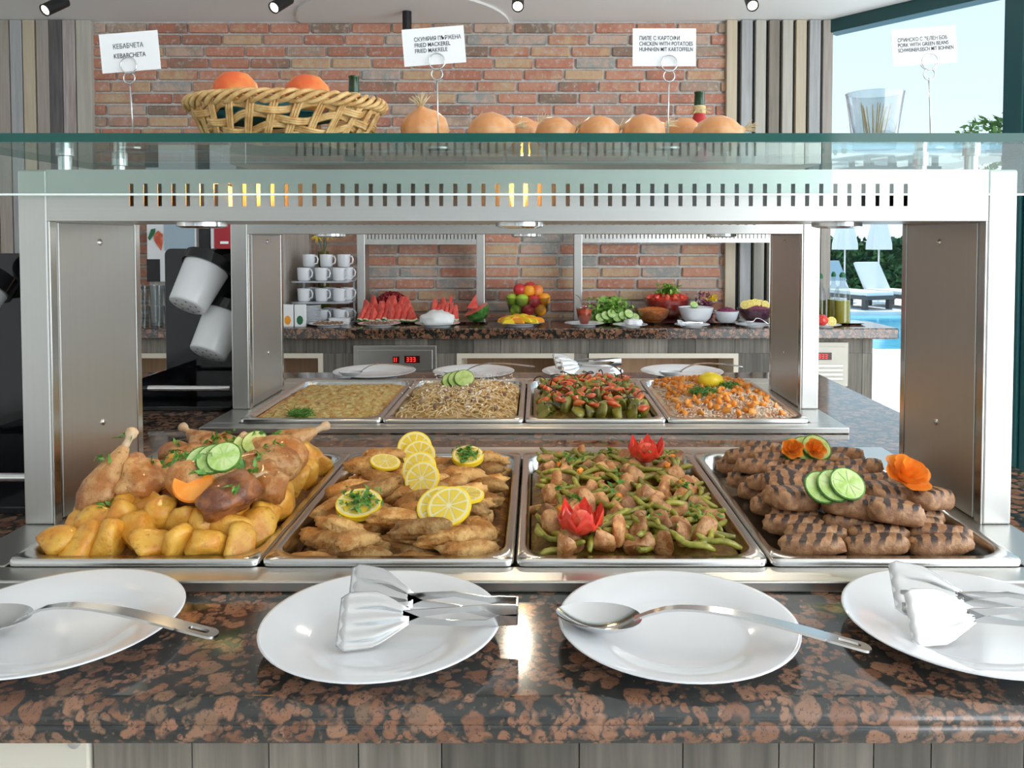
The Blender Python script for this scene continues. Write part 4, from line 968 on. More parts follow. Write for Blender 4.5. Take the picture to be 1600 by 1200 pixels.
def tongs(A, B, label, sc=1.0):
    A, B = Vector(A), Vector(B); d = B - A; L = math.hypot(d.x, d.y) / sc
    t = thing('serving_tongs', label, 'tongs', (A.x, A.y, A.z), (0, 0, math.atan2(d.y, d.x))); t.scale = (sc,) * 3
    for s, lift in ((-1, 0.0), (1, 0.012)):
        st = []
        for i in range(9):
            f = i / 8; x = 0.074 * f; hw = (0.024 if i == 0 else 0.030 - 0.003 * f) if f < 0.55 else 0.028 - 0.020 * (f - 0.55) / 0.45
            st.append(((x, s * (0.026 - 0.012 * f), 0.022 + lift * (1 - f * .5)), (0.0, -0.55 if s < 0 else -0.55, -0.84), (0, -0.84, 0.55), hw, 0.0011 * min(1, f * 3 + 0.2) * (1 if f < 0.8 else 0.4)))
        sheet(st, 21, 0.0012).build('spatula_head', 'chrome', t, smooth='all')
        y0, y1 = s * 0.014, s * 0.010; zz = 0.022 + lift * .5
        a = MB()
        for up in (-1, 1):
            q = [((0.068, y0, zz), (0, 0, 1), (0, 1, 0), 0.007, 0), ((0.085, y0, zz + up * 0.004), (0, 0, 1), (0, 1, 0), 0.0042, 0), ((0.12, s * 0.013, zz + up * 0.0072), (0, 0, 1), (0, 1, 0), 0.0030, 0), ((L * 0.82, y1, 0.022 + up * 0.0085), (0, 0, 1), (0, 1, 0), 0.0030, 0), ((L * 0.90, y1, 0.022 + up * 0.006), (0, 0, 1), (0, 1, 0), 0.0060, 0), ((L, y1, 0.022 + up * 0.005), (0, 0, 1), (0, 1, 0), 0.0062, 0)]
            m_ = sheet(q, 3, 0.0016); a.v_off = 0; a.add(m_.v, m_.f)
        a.build('arm', 'chrome', t, smooth=True)
    bx(L - 0.001, L + 0.0012, -0.0108, 0.0108, 0.011, 0.033).build('end_band', 'chrome', t, bevel=0.0005)
    return t
for X, Y, lb in ((-0.537, 0.893, 'white plate with a long serving spoon, below the chicken pan'), (-0.172, 0.888, 'white plate with serving tongs, below the fried mackerel pan'), (0.157, 0.888, 'white plate with a serving spoon, below the pork and bean pan'), (0.483, 0.893, 'white plate with serving tongs, below the kebab pan')):
    plate((X, Y, G), lb)
spoon(onz(40, 968, G + 0.030), onz(340, 993, G + 0.034), 'steel serving spoon with slotted handle end on the plate below the chicken')
spoon(onz(1003, 968, G + 0.034), onz(1362, 1015, G + 0.030), 'steel serving spoon with slotted handle end on the plate below the pork')
tongs(onz(538, 985, G + 0.013), onz(808, 985, G + 0.013), 'fluted steel serving tongs on the plate below the fried mackerel')
tongs(onz(1405, 978, G + 0.013), onz(1690, 990, G + 0.013), 'fluted steel serving tongs on the plate below the kebabs')
for px, lb in ((580, 'gratin'), (738, 'spaghetti'), (912, 'pepper pan'), (1070, 'carrot rice')):
    p = onz(px, 584, G + 0.02); plate((p.x, 2.606, G), 'white plate with a serving tool behind the ' + lb)
spoon(onz(562, 584, G + 0.03) + Vector((0, 0.045, 0)), onz(641, 577, G + 0.04) + Vector((0, 0.045, 0)), 'steel spoon on the plate behind the gratin', 0.075, 0.024, hole=False)
spoon(onz(728, 584, G + 0.03) + Vector((0, 0.045, 0)), onz(835, 576, G + 0.045) + Vector((0, 0.045, 0)), 'steel spoon on the plate behind the spaghetti', 0.075, 0.024, hole=False)
tongs(onz(872, 586, G + 0.014) + Vector((0, 0.04, 0)), onz(970, 578, G + 0.014) + Vector((0, 0.04, 0)), 'steel serving tongs on the plate behind the peppers')
spoon(onz(1070, 584, G + 0.03) + Vector((0, 0.045, 0)), onz(1165, 576, G + 0.045) + Vector((0, 0.045, 0)), 'steel spoon on the plate behind the carrot rice', 0.075, 0.024, hole=False)

# ================================================================ things on the glass shelf
def text_mesh(body, size):
    cu = bpy.data.curves.new('t', 'FONT'); cu.body = body; cu.size = size; cu.space_line = 0.95; cu.offset = size * 0.012
    o = bpy.data.objects.new('t', cu); COL.objects.link(o); dg = bpy.context.evaluated_depsgraph_get()
    me = bpy.data.meshes.new_from_object(o.evaluated_get(dg)); bpy.data.objects.remove(o); me.materials.append(MATS['ink']); return me
def sign(cx, cy, w, h, roll, lines, size, tx, ty, ring, foot, label):
    Y = 1.385; c = at(cx, cy, Y); k = Y / F
    card = bx(-w * k / 2, w * k / 2, -0.0004, 0.0004, -h * k / 2, h * k / 2).build('menu_card', 'paper'); card.location = c; card.rotation_euler = (0.0, -roll, 0)
    tag(card, label, 'sign')
    for i, ln in enumerate(lines):
        o = link('lettering', text_mesh(ln, size * k * 1.45), card, (tx * k - w * k / 2, -0.0008, h * k / 2 - (ty + i * (size * 1.42 if len(lines) > 2 else size * 2.1)) * k), (PI / 2, 0, 0))
        wd_ = max(v.co.x for v in o.data.vertices); o.scale = (min(0.80, (w - tx - 5) * k / wd_), 1, 1)
    t = thing('sign_holder', 'thin wire holder with spiral rings gripping the ' + label.split('reading ')[1] + ' card', 'sign holder', (at(foot, 209, Y).x, Y - 0.002, SH))
    rp_ = at(ring[0], ring[1], Y) - t.location; m = MB()
    for rr, dz, yy in ((0.0135, 0.0, -0.003), (0.0135, 0.001, 0.003), (0.0095, -0.021, -0.001)):
        MB_ = [(rp_.x + rr * math.cos(a), yy, rp_.z + dz + rr * math.sin(a)) for a in [2 * PI * i / 28 for i in range(28)]]
        m.tube(MB_, 0.0011, 6, closed=True)
    m.build('clip_rings', 'chrome', t, smooth='all')
    MB().tube([(rp_.x, 0, rp_.z - 0.028), (rp_.x * 0.5, 0, rp_.z * 0.5), (0, 0, 0.004)], 0.0013, 6).build('stem', 'chrome', t, smooth='all')
    MB().lathe([(0, 0), (0.022, 0), (0.022, 0.003), (0.004, 0.005), (0, 0.005)], 24).build('base', 'chrome', t, smooth=True)
sign(203, 81, 91, 60, 0.080, ['КЕБАБЧЕТА', 'KEBABCHETA'], 7.0, 20, 24, (203, 103), 210, 'white card reading kebabcheta')
sign(678, 72, 96, 57, 0.075, ['СКУМРИЯ ПЪРЖЕНА', 'FRIED MACKEREL', 'FRIED MAKRELE'], 6.2, 18, 20, (683, 97), 685, 'white card reading fried mackerel')
sign(1038, 74, 98, 58, 0.0, ['ПИЛЕ С КАРТОФИ', 'CHICKEN WITH POTATOES', 'HUHNHEN MIT KARTOFFELN'], 6.0, 10, 18, (1045, 100), 1043, 'white card reading chicken with potatoes')
sign(1444, 72, 100, 57, 0.07, ['СВИНСКО С ЗЕЛЕН БОБ', 'PORK WITH GREEN BEANS', 'SCHWEINEFLEISCH MIT BOHNEN'], 5.6, 9, 20, (1451, 97), 1454, 'white card reading pork with green beans')
def onion(px, ytop, rpx, Y, label, ax, seed):
    r = rpx * Y / F; c = at(px, ytop, Y); h = min((c.z - SH) / 2, r * 0.95)
    t = thing('onion', label, 'onion', (c.x, Y, SH), group='onions lined up on the glass shelf')
    B = tr(0, 0, h) @ Matrix.Diagonal((1, 1, h / r, 1)) @ rz(ax[1]) @ ry(ax[0]); H0 = h; h = r * 0.96
    wob = lambda a, z: 1 + 0.018 * math.cos(9 * a + seed) + 0.012 * math.cos(23 * a)
    MB().lathe([(0, -h), (r * 0.4, -h * 0.93), (r * 0.8, -h * 0.6), (r, -h * 0.1), (r * 0.93, h * 0.4), (r * 0.6, h * 0.8), (r * 0.22, h * 0.98), (r * 0.1, h * 1.12)], 36, wob=wob, mat=B, cap1=True).build('bulb', 'onion', t, smooth='all')
    m = MB(); q = random.Random(seed)
    for _ in range(22):
        d = Vector((q.gauss(0, .45), q.gauss(0, .45), 1)).normalized() * q.uniform(0.35, 0.7) * r; p0 = Vector((0, 0, h * 1.05)); m.tube([p0, p0 + d * 0.6, p0 + d + Vector((q.gauss(0, .004), 0, 0))], [0.0016, 0.0010, 0.0004], 4, mat=B)
    m.build('dry_top', 'onion_root', t)
ON = [(664, 168, 38, 1.45, (-0.35, 1.2)), (768, 176, 39, 1.44, (1.2, 0.2)), (815, 173, 34, 1.525, (0.9, 0.1)), (868, 182, 33, 1.44, (1.2, 0.0)), (936, 180, 34, 1.44, (1.2, 0.1)), (1006, 178, 35, 1.44, (1.1, 0.1)), (1068, 179, 33, 1.525, (1.3, 3.0)), (1122, 181, 40, 1.44, (1.3, -0.1))]
NB = ['beside the basket, with its dry top facing forward', 'near the mackerel card, large and round', 'behind its two neighbours, dry top raised', 'third of the row, small and flattened', 'between two others below the brick wall', 'just before the wire of the chicken card', 'half hidden behind the wire of the chicken card', 'in front of the red bottle']
for i, (px, yt, rp2, Y, ax) in enumerate(ON): onion(px, yt, rp2, Y, 'pale orange onion on the glass shelf ' + NB[i], ax, i)
# basket
bc = at(448, 209, 1.43); bk = thing('wicker_basket', 'oval woven wicker basket holding peaches on the glass shelf', 'basket', (bc.x, 1.43, SH))
def oval(a, f, amp=0): ra, rb = 0.128 + 0.036 * f + amp, 0.082 + 0.026 * f + amp; return ra * math.cos(a), rb * math.sin(a)
BHt = 0.075
for row in range(4):
    for k in range(3):
        f = (row + 0.25 + 0.2 * k) / 4.4; pth = []
        for i in range(132):
            a = 2 * PI * i / 132; w = math.sin(a * 13 + row * PI); x, y = oval(a, f, 0.005 * w); pth.append((x, y, 0.006 + BHt * f + 0.007 * math.sin(a * 6.5 + row * 1.7)))
        MB().tube(pth, 0.0030, 6, closed=True).build('weaver', 'wicker', bk, smooth='all')
for s in range(26):
    a = 2 * PI * s / 26 + 0.06; m = MB()
    for k in (-1, 0, 1):
        p = [oval(a + k * 0.030 + 0.16 * f, f, 0.0028) + (0.004 + BHt * f,) for f in (0, 0.25, 0.5, 0.75, 1.0)]; m.tube(p, 0.0026, 5)
    m.build('stake', 'wicker', bk, smooth='all')
for k in range(4):
    pth = []
    for i in range(160):
        a = 2 * PI * i / 160; ph = a * 11 + k * PI / 2; x, y = oval(a, 1.02, 0.009 * math.cos(ph)); pth.append((x, y, BHt + 0.006 + 0.009 * math.sin(ph)))
    MB().tube(pth, 0.0042, 6, closed=True).build('rim_braid', 'wicker', bk, smooth='all')
m = MB(); m.loops([[oval(2 * PI * i / 40, 0) + (z,) for i in range(40)] for z in (0.002, 0.008)], cap0=True, cap1=True); m.build('basket_floor', 'wicker', bk)
def fruit(px, ytop, rpx, Y, mat, label, name, cat, group=None):
    r = rpx * Y / F; c = at(px, ytop, Y)
    t = thing(name, label, cat, (c.x, Y, c.z - 2 * r * 0.93), group=group)
    MB().lathe([(0, 0.0), (r * 0.5, r * 0.08), (r * 0.88, r * 0.45), (r, r * 0.95), (r * 0.9, r * 1.4), (r * 0.55, r * 1.78), (r * 0.2, r * 1.88), (0.001, r * 1.80)], 28).build('flesh', mat, t, smooth='all')
    MB().tube([(0, 0, r * 1.78), (0.001, 0, r * 1.93)], 0.0012, 5).build('stem', 'stem_dark', t)
fruit(368, 113, 35, 1.43, 'peach', 'red and orange peach in the basket beside teal cloth', 'peach', 'peach'); fruit(480, 118, 36, 1.43, 'peach', 'red and orange peach in the basket before the green bottle', 'peach', 'peach')
o = blob((0.105, 0.055, 0.022), 0.5, 3.5, 2, 3).build('basket_cloth', 'teal_cloth', None, smooth='all'); o.location = (bc.x - 0.03, 1.43, SH + 0.066); tag(o, 'crumpled teal cloth lining the wicker basket', 'cloth')
def small_bottle(px, ytop, Y, label, body):
    c = at(px, ytop, Y); H = c.z - SH; t = thing('small_bottle', label, 'bottle', (c.x, Y, SH))
    MB().lathe([(0, 0), (0.018, 0), (0.020, 0.006), (0.020, H * 0.45), (0.012, H * 0.66), (0.0085, H * 0.74)], 20, cap1=True).build('bottle_body', body, t, smooth=True)
    MB().lathe([(0.0095, H * 0.80), (0.0105, H * 0.83), (0.0095, H * 0.97), (0.0105, H * 0.98), (0.0105, H), (0, H)], 18).build('bottle_cap', 'bottle_green', t, smooth=True)
    m = MB()
    for k in range(5): m.tube([(0.0105 * math.cos(a), 0.0105 * math.sin(a), H * (0.70 + 0.022 * k)) for a in [2 * PI * i / 14 for i in range(14)]], 0.0022, 5, closed=True)
    for k in range(8): a = k * 0.8; m.tube([(0.01 * math.cos(a), 0.01 * math.sin(a), H * 0.74), (0.022 * math.cos(a), 0.022 * math.sin(a), H * (0.70 + 0.05 * math.sin(k * 2)))], 0.0009, 4)
    m.build('raffia_tie', 'raffia', t, smooth='all')
small_bottle(553, 119, 1.58, 'dark green bottle neck tied with raffia behind the basket', 'bottle_green'); small_bottle(1093, 144, 1.59, 'red-filled bottle with green cap and raffia behind the onions', 'red_berry')
c = at(1367, 146, 1.385); H = c.z - SH
tb = thing('glass_tumbler', 'clear faceted glass tumbler of toothpicks on the glass shelf', 'tumbler', (c.x, 1.385, SH))
fac = lambda a, z: 1 + (0.03 * abs(math.cos(a * 5)) if z < H * 0.62 else 0)
MB().lathe([(0, 0.0), (0.033, 0.0), (0.037, H * 0.3), (0.042, H * 0.65), (0.047, H)], 40, wob=fac).build('outer_wall', 'glass_bowl', tb, smooth='all')
MB().lathe([(0, 0.014), (0.030, 0.015), (0.037, H * 0.5), (0.0455, H)], 40).build('inner_wall', 'glass_bowl', tb, smooth='all')
m = MB().tube([(0.0465 * math.cos(a), 0.0465 * math.sin(a), H) for a in [2 * PI * i / 40 for i in range(40)]], 0.0012, 6, closed=True).build('lip', 'glass_clear', tb, smooth='all')
for k in range(16):
    a = k * 2.4; r0 = 0.006 + 0.018 * rnd.random(); p0 = Vector((c.x + r0 * math.cos(a), 1.385 + r0 * math.sin(a), SH + 0.016)); p1 = p0 + Vector((0.012 * math.cos(a), 0.012 * math.sin(a), 0.055 + 0.008 * rnd.random()))
    tag(MB().tube([(0, 0, 0), (p1 - p0) * 0.9, p1 - p0], [0.0011, 0.0011, 0.0003], 5).build('toothpick', 'raffia', None, loc=p0), 'thin wooden toothpick standing in the glass tumbler', 'toothpick', 'toothpicks in the tumbler')

# ================================================================ black cutlery stands with white cups
def stand(x, y, label, cups):
    t = thing('cutlery_stand', label, 'cutlery stand', (x, y, G))
    m = MB(); q = [(px_, pz_) for px_, pz_, _ in rrect(0.126, 0.21, 0.018, 0, 5, 0, 0.21)]
    m.loops([[(a, 0.168, b) for a, b in q], [(a, 0.184, b) for a, b in q]], cap0=True, cap1=True); m.build('back_panel', 'black_gloss', t, bevel=0.001, seg=1)
    bx(-0.118, 0.118, -0.005, 0.168, 0, 0.012).build('base_plate', 'black_gloss', t, bevel=0.002)
    bx(-0.118, -0.112, 0.0, 0.168, 0.012, 0.085).build('side_plate', 'black_gloss', t)
    MB().tube([(-0.116, 0.004, 0.058), (0.116, 0.004, 0.058)], 0.008, 14).build('rail', 'chrome', t, smooth=True)
    MB().tube([(-0.117, 0.004, 0.058), (-0.098, 0.004, 0.058)], 0.0095, 14).build('rail_end', 'black_gloss', t, smooth=True)
    d = Vector((-0.24, -0.50, -0.83)).normalized()
    for (cx, cy, cz), lb in cups:
        M = tr(cx, cy, cz) @ d.to_track_quat('Z', 'Y').to_matrix().to_4x4()
        MB().lathe([(0.062, -0.018), (0.066, -0.018), (0.066, 0.010), (0.060, 0.010), (0.060, -0.018)], 36, mat=M).build('collar', 'black_gloss', t, smooth=True)
        MB().tube([(cx, cy + 0.052, cz - 0.03), (cx, 0.169, cz - 0.03)], 0.012, 10).build('bracket', 'black_gloss', t, smooth=True)
        u = thing('cutlery_cup', lb, 'cup', Vector((x, y, G)) + Vector((cx, cy, cz)) + d * 0.125, d.to_track_quat('Z', 'Y').to_euler())
        MB().lathe([(0.0, 0), (0.044, 0), (0.0475, -0.002), (0.049, -0.006), (0.0595, -0.12), (0.0575, -0.12), (0.047, -0.008), (0, -0.006)], 40).build('cup_body', 'white_plastic', u, smooth=True)
        for k in range(10):
            a = k * 2 * PI / 7; rr = 0.032 if k < 7 else 0.013; a = a if k < 7 else k * 2.1
            MB().lathe([(0, 0.0005), (0.0032, 0.0005)], 10, mat=tr(rr * math.cos(a), rr * math.sin(a), 0)).build('drain_hole', 'black_matte', u)
stand(-0.912, 2.09, 'black cutlery stand beside the rear warmer', [((0.032, 0.075, 0.375), 'white perforated cutlery cup, upper one in the rear stand'), ((0.070, 0.108, 0.245), 'white perforated cutlery cup, lower one in the rear stand')])
stand(-0.925, 1.30, 'black cutlery stand beside the front warmer', [((-0.02, 0.055, 0.38), 'white perforated cutlery cup in the stand beside the front warmer')])

# ================================================================ back counter
BF, BE = 4.056, 0.851
m = MB(); q = [(-2.75, BF), (1.825, BF), (1.825, 4.40), (1.66, 4.645), (-2.75, 4.645)]
m.loops([[(x, y, BE) for x, y in q], [(x, y, G) for x, y in q]], cap0=True, cap1=True)
tag(m.build('granite_worktop', 'granite', None, bevel=0.006), 'brown granite worktop of the salad and fruit counter by the brick wall', 'worktop')
bcab = thing('buffet_cabinet', 'grey wood-clad buffet cabinet with open niches along the brick wall', 'cabinet', (0, 0, 0))
bx(-2.70, 1.712, 4.46, 4.64, 0, BE).build('body', 'plank_grey', bcab)
bx(1.690, 1.712, 4.115, 4.46, 0, BE).build('end_panel', 'plank_grey', bcab)
XN = [at(x, 560, 4.10).x for x in (447, 505, 714, 897, 920, 1153, 1193, 1327, 1361)]
niches = [(-2.30, XN[1]), (XN[2], XN[3]), (XN[4], XN[5])]
ZN = 0.774
x = -2.70; k = 0
while x < 1.712:
    w = (0.17, 0.23, 0.14, 0.20, 0.25)[k % 5]; k += 1; e_ = min(x + w, 1.712)
    bx(x + 0.001, e_ - 0.001, 4.10, 4.112, ZN, BE).build('plank', 'plank_grey', bcab)
    segs = [(x, e_)]
    for a, b in niches:
        ns = []
        for s, t_ in segs:
            if t_ <= a or s >= b: ns.append((s, t_)); continue
            if s < a: ns.append((s, a))
            if t_ > b: ns.append((b, t_))
        segs = ns
    for s, t_ in segs:
        if t_ - s > 0.004: bx(s + 0.001, t_ - 0.001, 4.10, 4.112, 0, ZN - 0.001).build('plank', 'plank_grey', bcab)
    x = e_
for a, b in niches:
    m = MB(); f = 0.024
    m.box(a, b, 4.09, 4.44, ZN - f, ZN); m.box(a, a + f, 4.09, 4.44, 0.08, ZN - f); m.box(b - f, b, 4.09, 4.44, 0.08, ZN - f); m.box(a, b, 4.09, 4.44, 0.05, 0.08)
    m.build('niche_frame', 'cream', bcab); bx(a + f, b - f, 4.43, 4.445, 0.08, ZN - f).build('niche_back', 'niche_wood', bcab)
def ctrl(px0, px1, py0, py1, disp, label, mat, extra=None):
    Y = 4.085; a = at(px0, py0, Y); b = at(px1, py1, Y); t = thing('control_unit', label, 'control panel', (0, 0, 0))
    bx(a.x, b.x, Y, 4.0995, b.z, a.z).build('frame', mat, t, bevel=0.003)
    bx(a.x + 0.02, b.x - 0.02, Y - 0.004, Y, b.z + 0.03, a.z - 0.022).build('face_plate', mat, t, bevel=0.002)
    for d0, d1, e0, e1, lit in disp:
        p = at(d0, e0, Y - 0.005); r_ = at(d1, e1, Y - 0.005)
        s = bx(p.x, r_.x, Y - 0.010, Y - 0.003, r_.z, p.z).build('display', 'panel_dark', t); hgt = p.z - r_.z
        mm = MB()
        for k in range(lit):
            x0 = p.x + (r_.x - p.x) * (0.15 + 0.65 * k / max(1, lit)); x1 = x0 + (r_.x - p.x) * 0.13
            for z0, z1 in ((0.2, 0.27), (0.47, 0.54), (0.74, 0.81)): mm.box(x0, x1, Y - 0.0115, Y - 0.0101, r_.z + hgt * z0, r_.z + hgt * z1)
            mm.box(x1 - 0.002, x1, Y - 0.0115, Y - 0.0101, r_.z + hgt * 0.2, r_.z + hgt * 0.8)
        mm.build('led_digits', 'led_red', s)
    for sx in (a.x + 0.01, b.x - 0.01): MB().lathe([(0.004, 0), (0.003, 0.002), (0, 0.002)], 10, mat=tr(sx, Y, b.z + 0.012) @ rx(PI / 2)).build('screw', 'chrome', t)
    return t, a, b
ctrl(552, 682, 540, 586, [(614, 624, 557, 567, 2), (632, 656, 556, 567, 3)], 'steel control panel with two red displays on the buffet cabinet', 'steel_h')
t, a, b = ctrl(1265, 1325, 535, 604, [(1275, 1299, 551, 562, 3)], 'cream control panel with one red display near the window', 'cream_metal')
for k in range(4): bx(a.x + 0.03, b.x - 0.03, 4.076, 4.083, b.z + 0.035 + 0.022 * k, b.z + 0.047 + 0.022 * k).build('vent_slat', 'steel_dark', t)
def backarch(px0, px1, py0, py1, label, mat, right=True):
    Y = 4.455; a = at(px0, py0, Y); b = at(px1, py1, Y); pw = 0.045
    t = thing('display_gantry', label, 'gantry', ((a.x + b.x) / 2, Y, G)); hw = (b.x - a.x) / 2; z1 = a.z - G; z0 = b.z - G
    for s in ((-1, 1) if right else (-1,)): bx(min(s * hw, s * (hw - pw)), max(s * hw, s * (hw - pw)), 0, 0.12, 0, z1).build('post', mat, t, bevel=0.003)
    if not right: bx(hw - 0.02, hw, 0.08, 0.12, 0, z1).build('post', mat, t)
    he = hw - pw if right else hw; n = int(hw * 2 / 0.022); m = MB(); m.box(-hw + pw, he, 0, 0.003, z0, z0 + (z1 - z0) * 0.35); m.box(-hw + pw, he, 0, 0.003, z0 + (z1 - z0) * 0.8, z1)
    st = (he + hw - pw) / n
    for k in range(n): m.box(-hw + pw + k * st, -hw + pw + k * st + st * 0.68, 0, 0.003, z0 + (z1 - z0) * 0.35, z0 + (z1 - z0) * 0.8)
    m.build('slotted_plate', mat, t); bx(-hw + pw, he, 0.003, 0.12, z1 - 0.004, z1).build('top_plate', mat, t); bx(-hw + pw, he, 0.07, 0.074, z0, z1 - 0.004).build('inner_baffle', 'steel_dark', t)
backarch(557, 757, 358, 382, 'steel gantry over the watermelon slices', 'steel_v'); backarch(897, 1215, 361, 379, 'pale slotted gantry over the salad bowls', 'steel_h', False)
def gp(px, py, h=0.0):
    p = onz(px, py, G + h); p.y = min(max(p.y, 4.10), 4.56); p.x = (px - CX) / F * p.y; p.z = G + h; return p
# ---- drinks dispenser, tumblers
dd = thing('drinks_dispenser', 'tall drinks dispenser with picture panels behind the cutlery stand', 'dispenser', (0, 0, 0))
YD = 4.30
def dpan(x0, x1, y0, y1, mat, nm, dy=0.0): a = at(x0, y0, YD - dy); b = at(x1, y1, YD - dy); return bx(a.x, b.x, YD - dy, YD - dy + 0.012, b.z, a.z).build(nm, mat, dd)
a = at(229, 300, YD); b = at(486, 512, YD); bx(a.x, at(445, 512, YD).x, YD + 0.012, 4.62, G, 1.75).build('body', 'slat_taupe', dd, bevel=0.004); bx(at(445, 512, YD).x, at(484, 512, 4.56).x, 4.56, 4.62, G, 1.75).build('rear_panel', 'slat_taupe', dd)
dpan(229, 307, 330, 440, 'white_plastic', 'front_panel'); dpan(256, 304, 330, 392, 'blue_grey', 'window_panel', 0.004); dpan(229, 250, 405, 440, 'black_matte', 'nozzle_panel', 0.004)
dpan(310, 328, 330, 440, 'black_matte', 'column_panel'); dpan(329, 370, 330, 440, 'white_plastic', 'front_panel'); p = dpan(334, 368, 330, 391, 'red_panel', 'colour_panel', 0.004); dpan(344, 357, 377, 381, 'chrome', 'badge', 0.012)
def flat(pts, mat, nm): m = MB(); m.add([tuple(at(x, y, YD - 0.005)) for x, y in pts], [tuple(range(len(pts)))]); m.build(nm, mat, dd)
flat([(240, 368), (247, 360), (254, 366), (254, 380), (252, 392), (246, 384), (241, 376)], 'pepper_red', 'pepper_print'); flat([(236, 358), (243, 357), (242, 364), (234, 376), (231, 372)], 'leaf_green', 'leaf_print')
TM = mesh(MB().lathe([(0, 0.004), (0.026, 0.004), (0.026, 0), (0.030, 0), (0.036, 0.105), (0.0345, 0.105), (0.028, 0.008), (0, 0.008)], 24), 'drinking_glass', 'glass_bowl', smooth=True)
for i, px in enumerate((212, 235, 258)):
    for j in range(2):
        p = gp(px, 519); o = link('drinking_glass', TM, None, (p.x, 4.16, G + j * 0.106)); tag(o, ('upside' if 0 else 'clear') + (' drinking glass standing on top of another by the dispenser' if j else ' drinking glass on the worktop before the dispenser'), 'drinking glass', 'stacked drinking glasses')
# ---- mugs on a rack, saucers
def mug_tree():
    t = thing('coffee_mug', '', 'mug', group='white mugs on the rack')
    MB().lathe([(0, 0), (0.026, 0), (0.033, 0.008), (0.036, 0.07), (0.034, 0.07), (0.030, 0.008), (0, 0.006)], 24).build('mug_body', 'porcelain', t, smooth=True)
    MB().tube([(0.033, 0, 0.058), (0.048, 0, 0.060), (0.056, 0, 0.045), (0.052, 0, 0.024), (0.032, 0, 0.016)], 0.0045, 8).build('handle', 'porcelain', t, smooth=True); return t
mg = None
rk = thing('mug_rack', 'white two-shelf rack stacked with coffee mugs', 'rack', (at(508, 500, 4.40).x, 4.40, G))
RZ = [at(500, 470, 4.40).z - G, at(500, 438, 4.40).z - G]
for z in RZ:
    MB().loops([rrect(0.152, 0.105, 0.02, z - 0.008), rrect(0.158, 0.115, 0.02, z)], cap0=True, cap1=True).build('shelf', 'porcelain', rk)
for sx in (-0.14, 0.14): MB().tube([(sx, 0.09, 0), (sx, 0.09, RZ[1])], 0.008, 10).build('upright', 'porcelain', rk)
def mug(x, y, z, rot, label):
    global mg
    if mg is None: mg = mug_tree(); m_ = mg; m_.location = (x, y, z); m_.rotation_euler = (0, 0, rot)
    else: m_ = dup(mg, (x, y, z), (0, 0, rot))
    m_['label'] = label
for lv, z in enumerate([0.0] + RZ):
    nm = ('standing under the lower rack shelf', 'on the lower rack shelf', 'on the top rack shelf')[lv]
    for i in range(3):
        if lv == 0 and i == 0: continue
        for j, y in enumerate((4.355, 4.445)):
            mug(rk.location.x - 0.10 + 0.095 * i + 0.02 * j, y, G + z, -0.4, 'white coffee mug ' + nm + (', in the row by the counter edge' if j == 0 else ', in the row by the wall'))
    if lv == 2:
        for i in range(3): mug(rk.location.x - 0.085 + 0.095 * i, 4.40, G + z + 0.071, -0.3, 'white coffee mug stacked on other mugs at the top of the rack')
SA = mesh(MB().lathe([(0, 0.0), (0.04, 0.0), (0.07, 0.008), (0.072, 0.010), (0.068, 0.011), (0.04, 0.004), (0, 0.004)], 32), 'saucer', 'porcelain', smooth='all')
sx = at(480, 480, 4.255).x
for k in range(13): tag(link('saucer', SA, None, (sx, 4.255, G + 0.0075 * k)), 'small white saucer in the stack beside the mug rack', 'saucer', 'stacked saucers')
for i, (px, c_) in enumerate(((451, 'orange'), (470, 'leaf_green'))):
    p = at(px, 495, 4.13); o = bx(-0.028, 0.028, -0.012, 0.012, 0, 0.115).build('napkin_packet', 'paper', None, bevel=0.003); o.location = (p.x, 4.125, G); tag(o, ('white packet with orange flower print' if i == 0 else 'white packet with green and blue print') + ' beside the saucers', 'packet')
    MB().add([(0.017 * math.cos(a), -0.0125, 0.035 + 0.024 * math.sin(a)) for a in [2 * PI * k / 9 for k in range(9)]], [tuple(range(9))]).build('print', c_, o)
# vase with yellow flowers
vs_ = thing('flower_vase', 'vase of yellow flowers standing behind the mug rack', 'vase', (at(505, 380, 4.56).x, 4.56, G))
MB().lathe([(0, 0), (0.03, 0), (0.04, 0.1), (0.025, 0.25), (0.03, 0.38), (0.027, 0.38), (0.02, 0.25), (0, 0.01)], 20).build('vase_body', 'oil_dark', vs_, smooth=True)
for k in range(5):
    a = k * 1.26; fx, fy, fz = 0.035 * math.cos(a), 0.02 * math.sin(a), 0.475 + 0.015 * math.sin(k * 2)
    MB().tube([(0, 0, 0.36), (fx, fy, fz)], 0.002, 5).build('stem', 'leaf_green', vs_)
    m = MB()
    for j in range(7): b_ = j * 0.9; m.add([(fx, fy, fz), (fx + 0.014 * math.cos(b_ - .3), fy - 0.01, fz + 0.014 * math.sin(b_ - .3)), (fx + 0.046 * math.cos(b_), fy - 0.012, fz + 0.046 * math.sin(b_)), (fx + 0.014 * math.cos(b_ + .3), fy - 0.01, fz + 0.014 * math.sin(b_ + .3))], [(0, 1, 2, 3)])
    m.build('blossom', 'yellow', vs_)
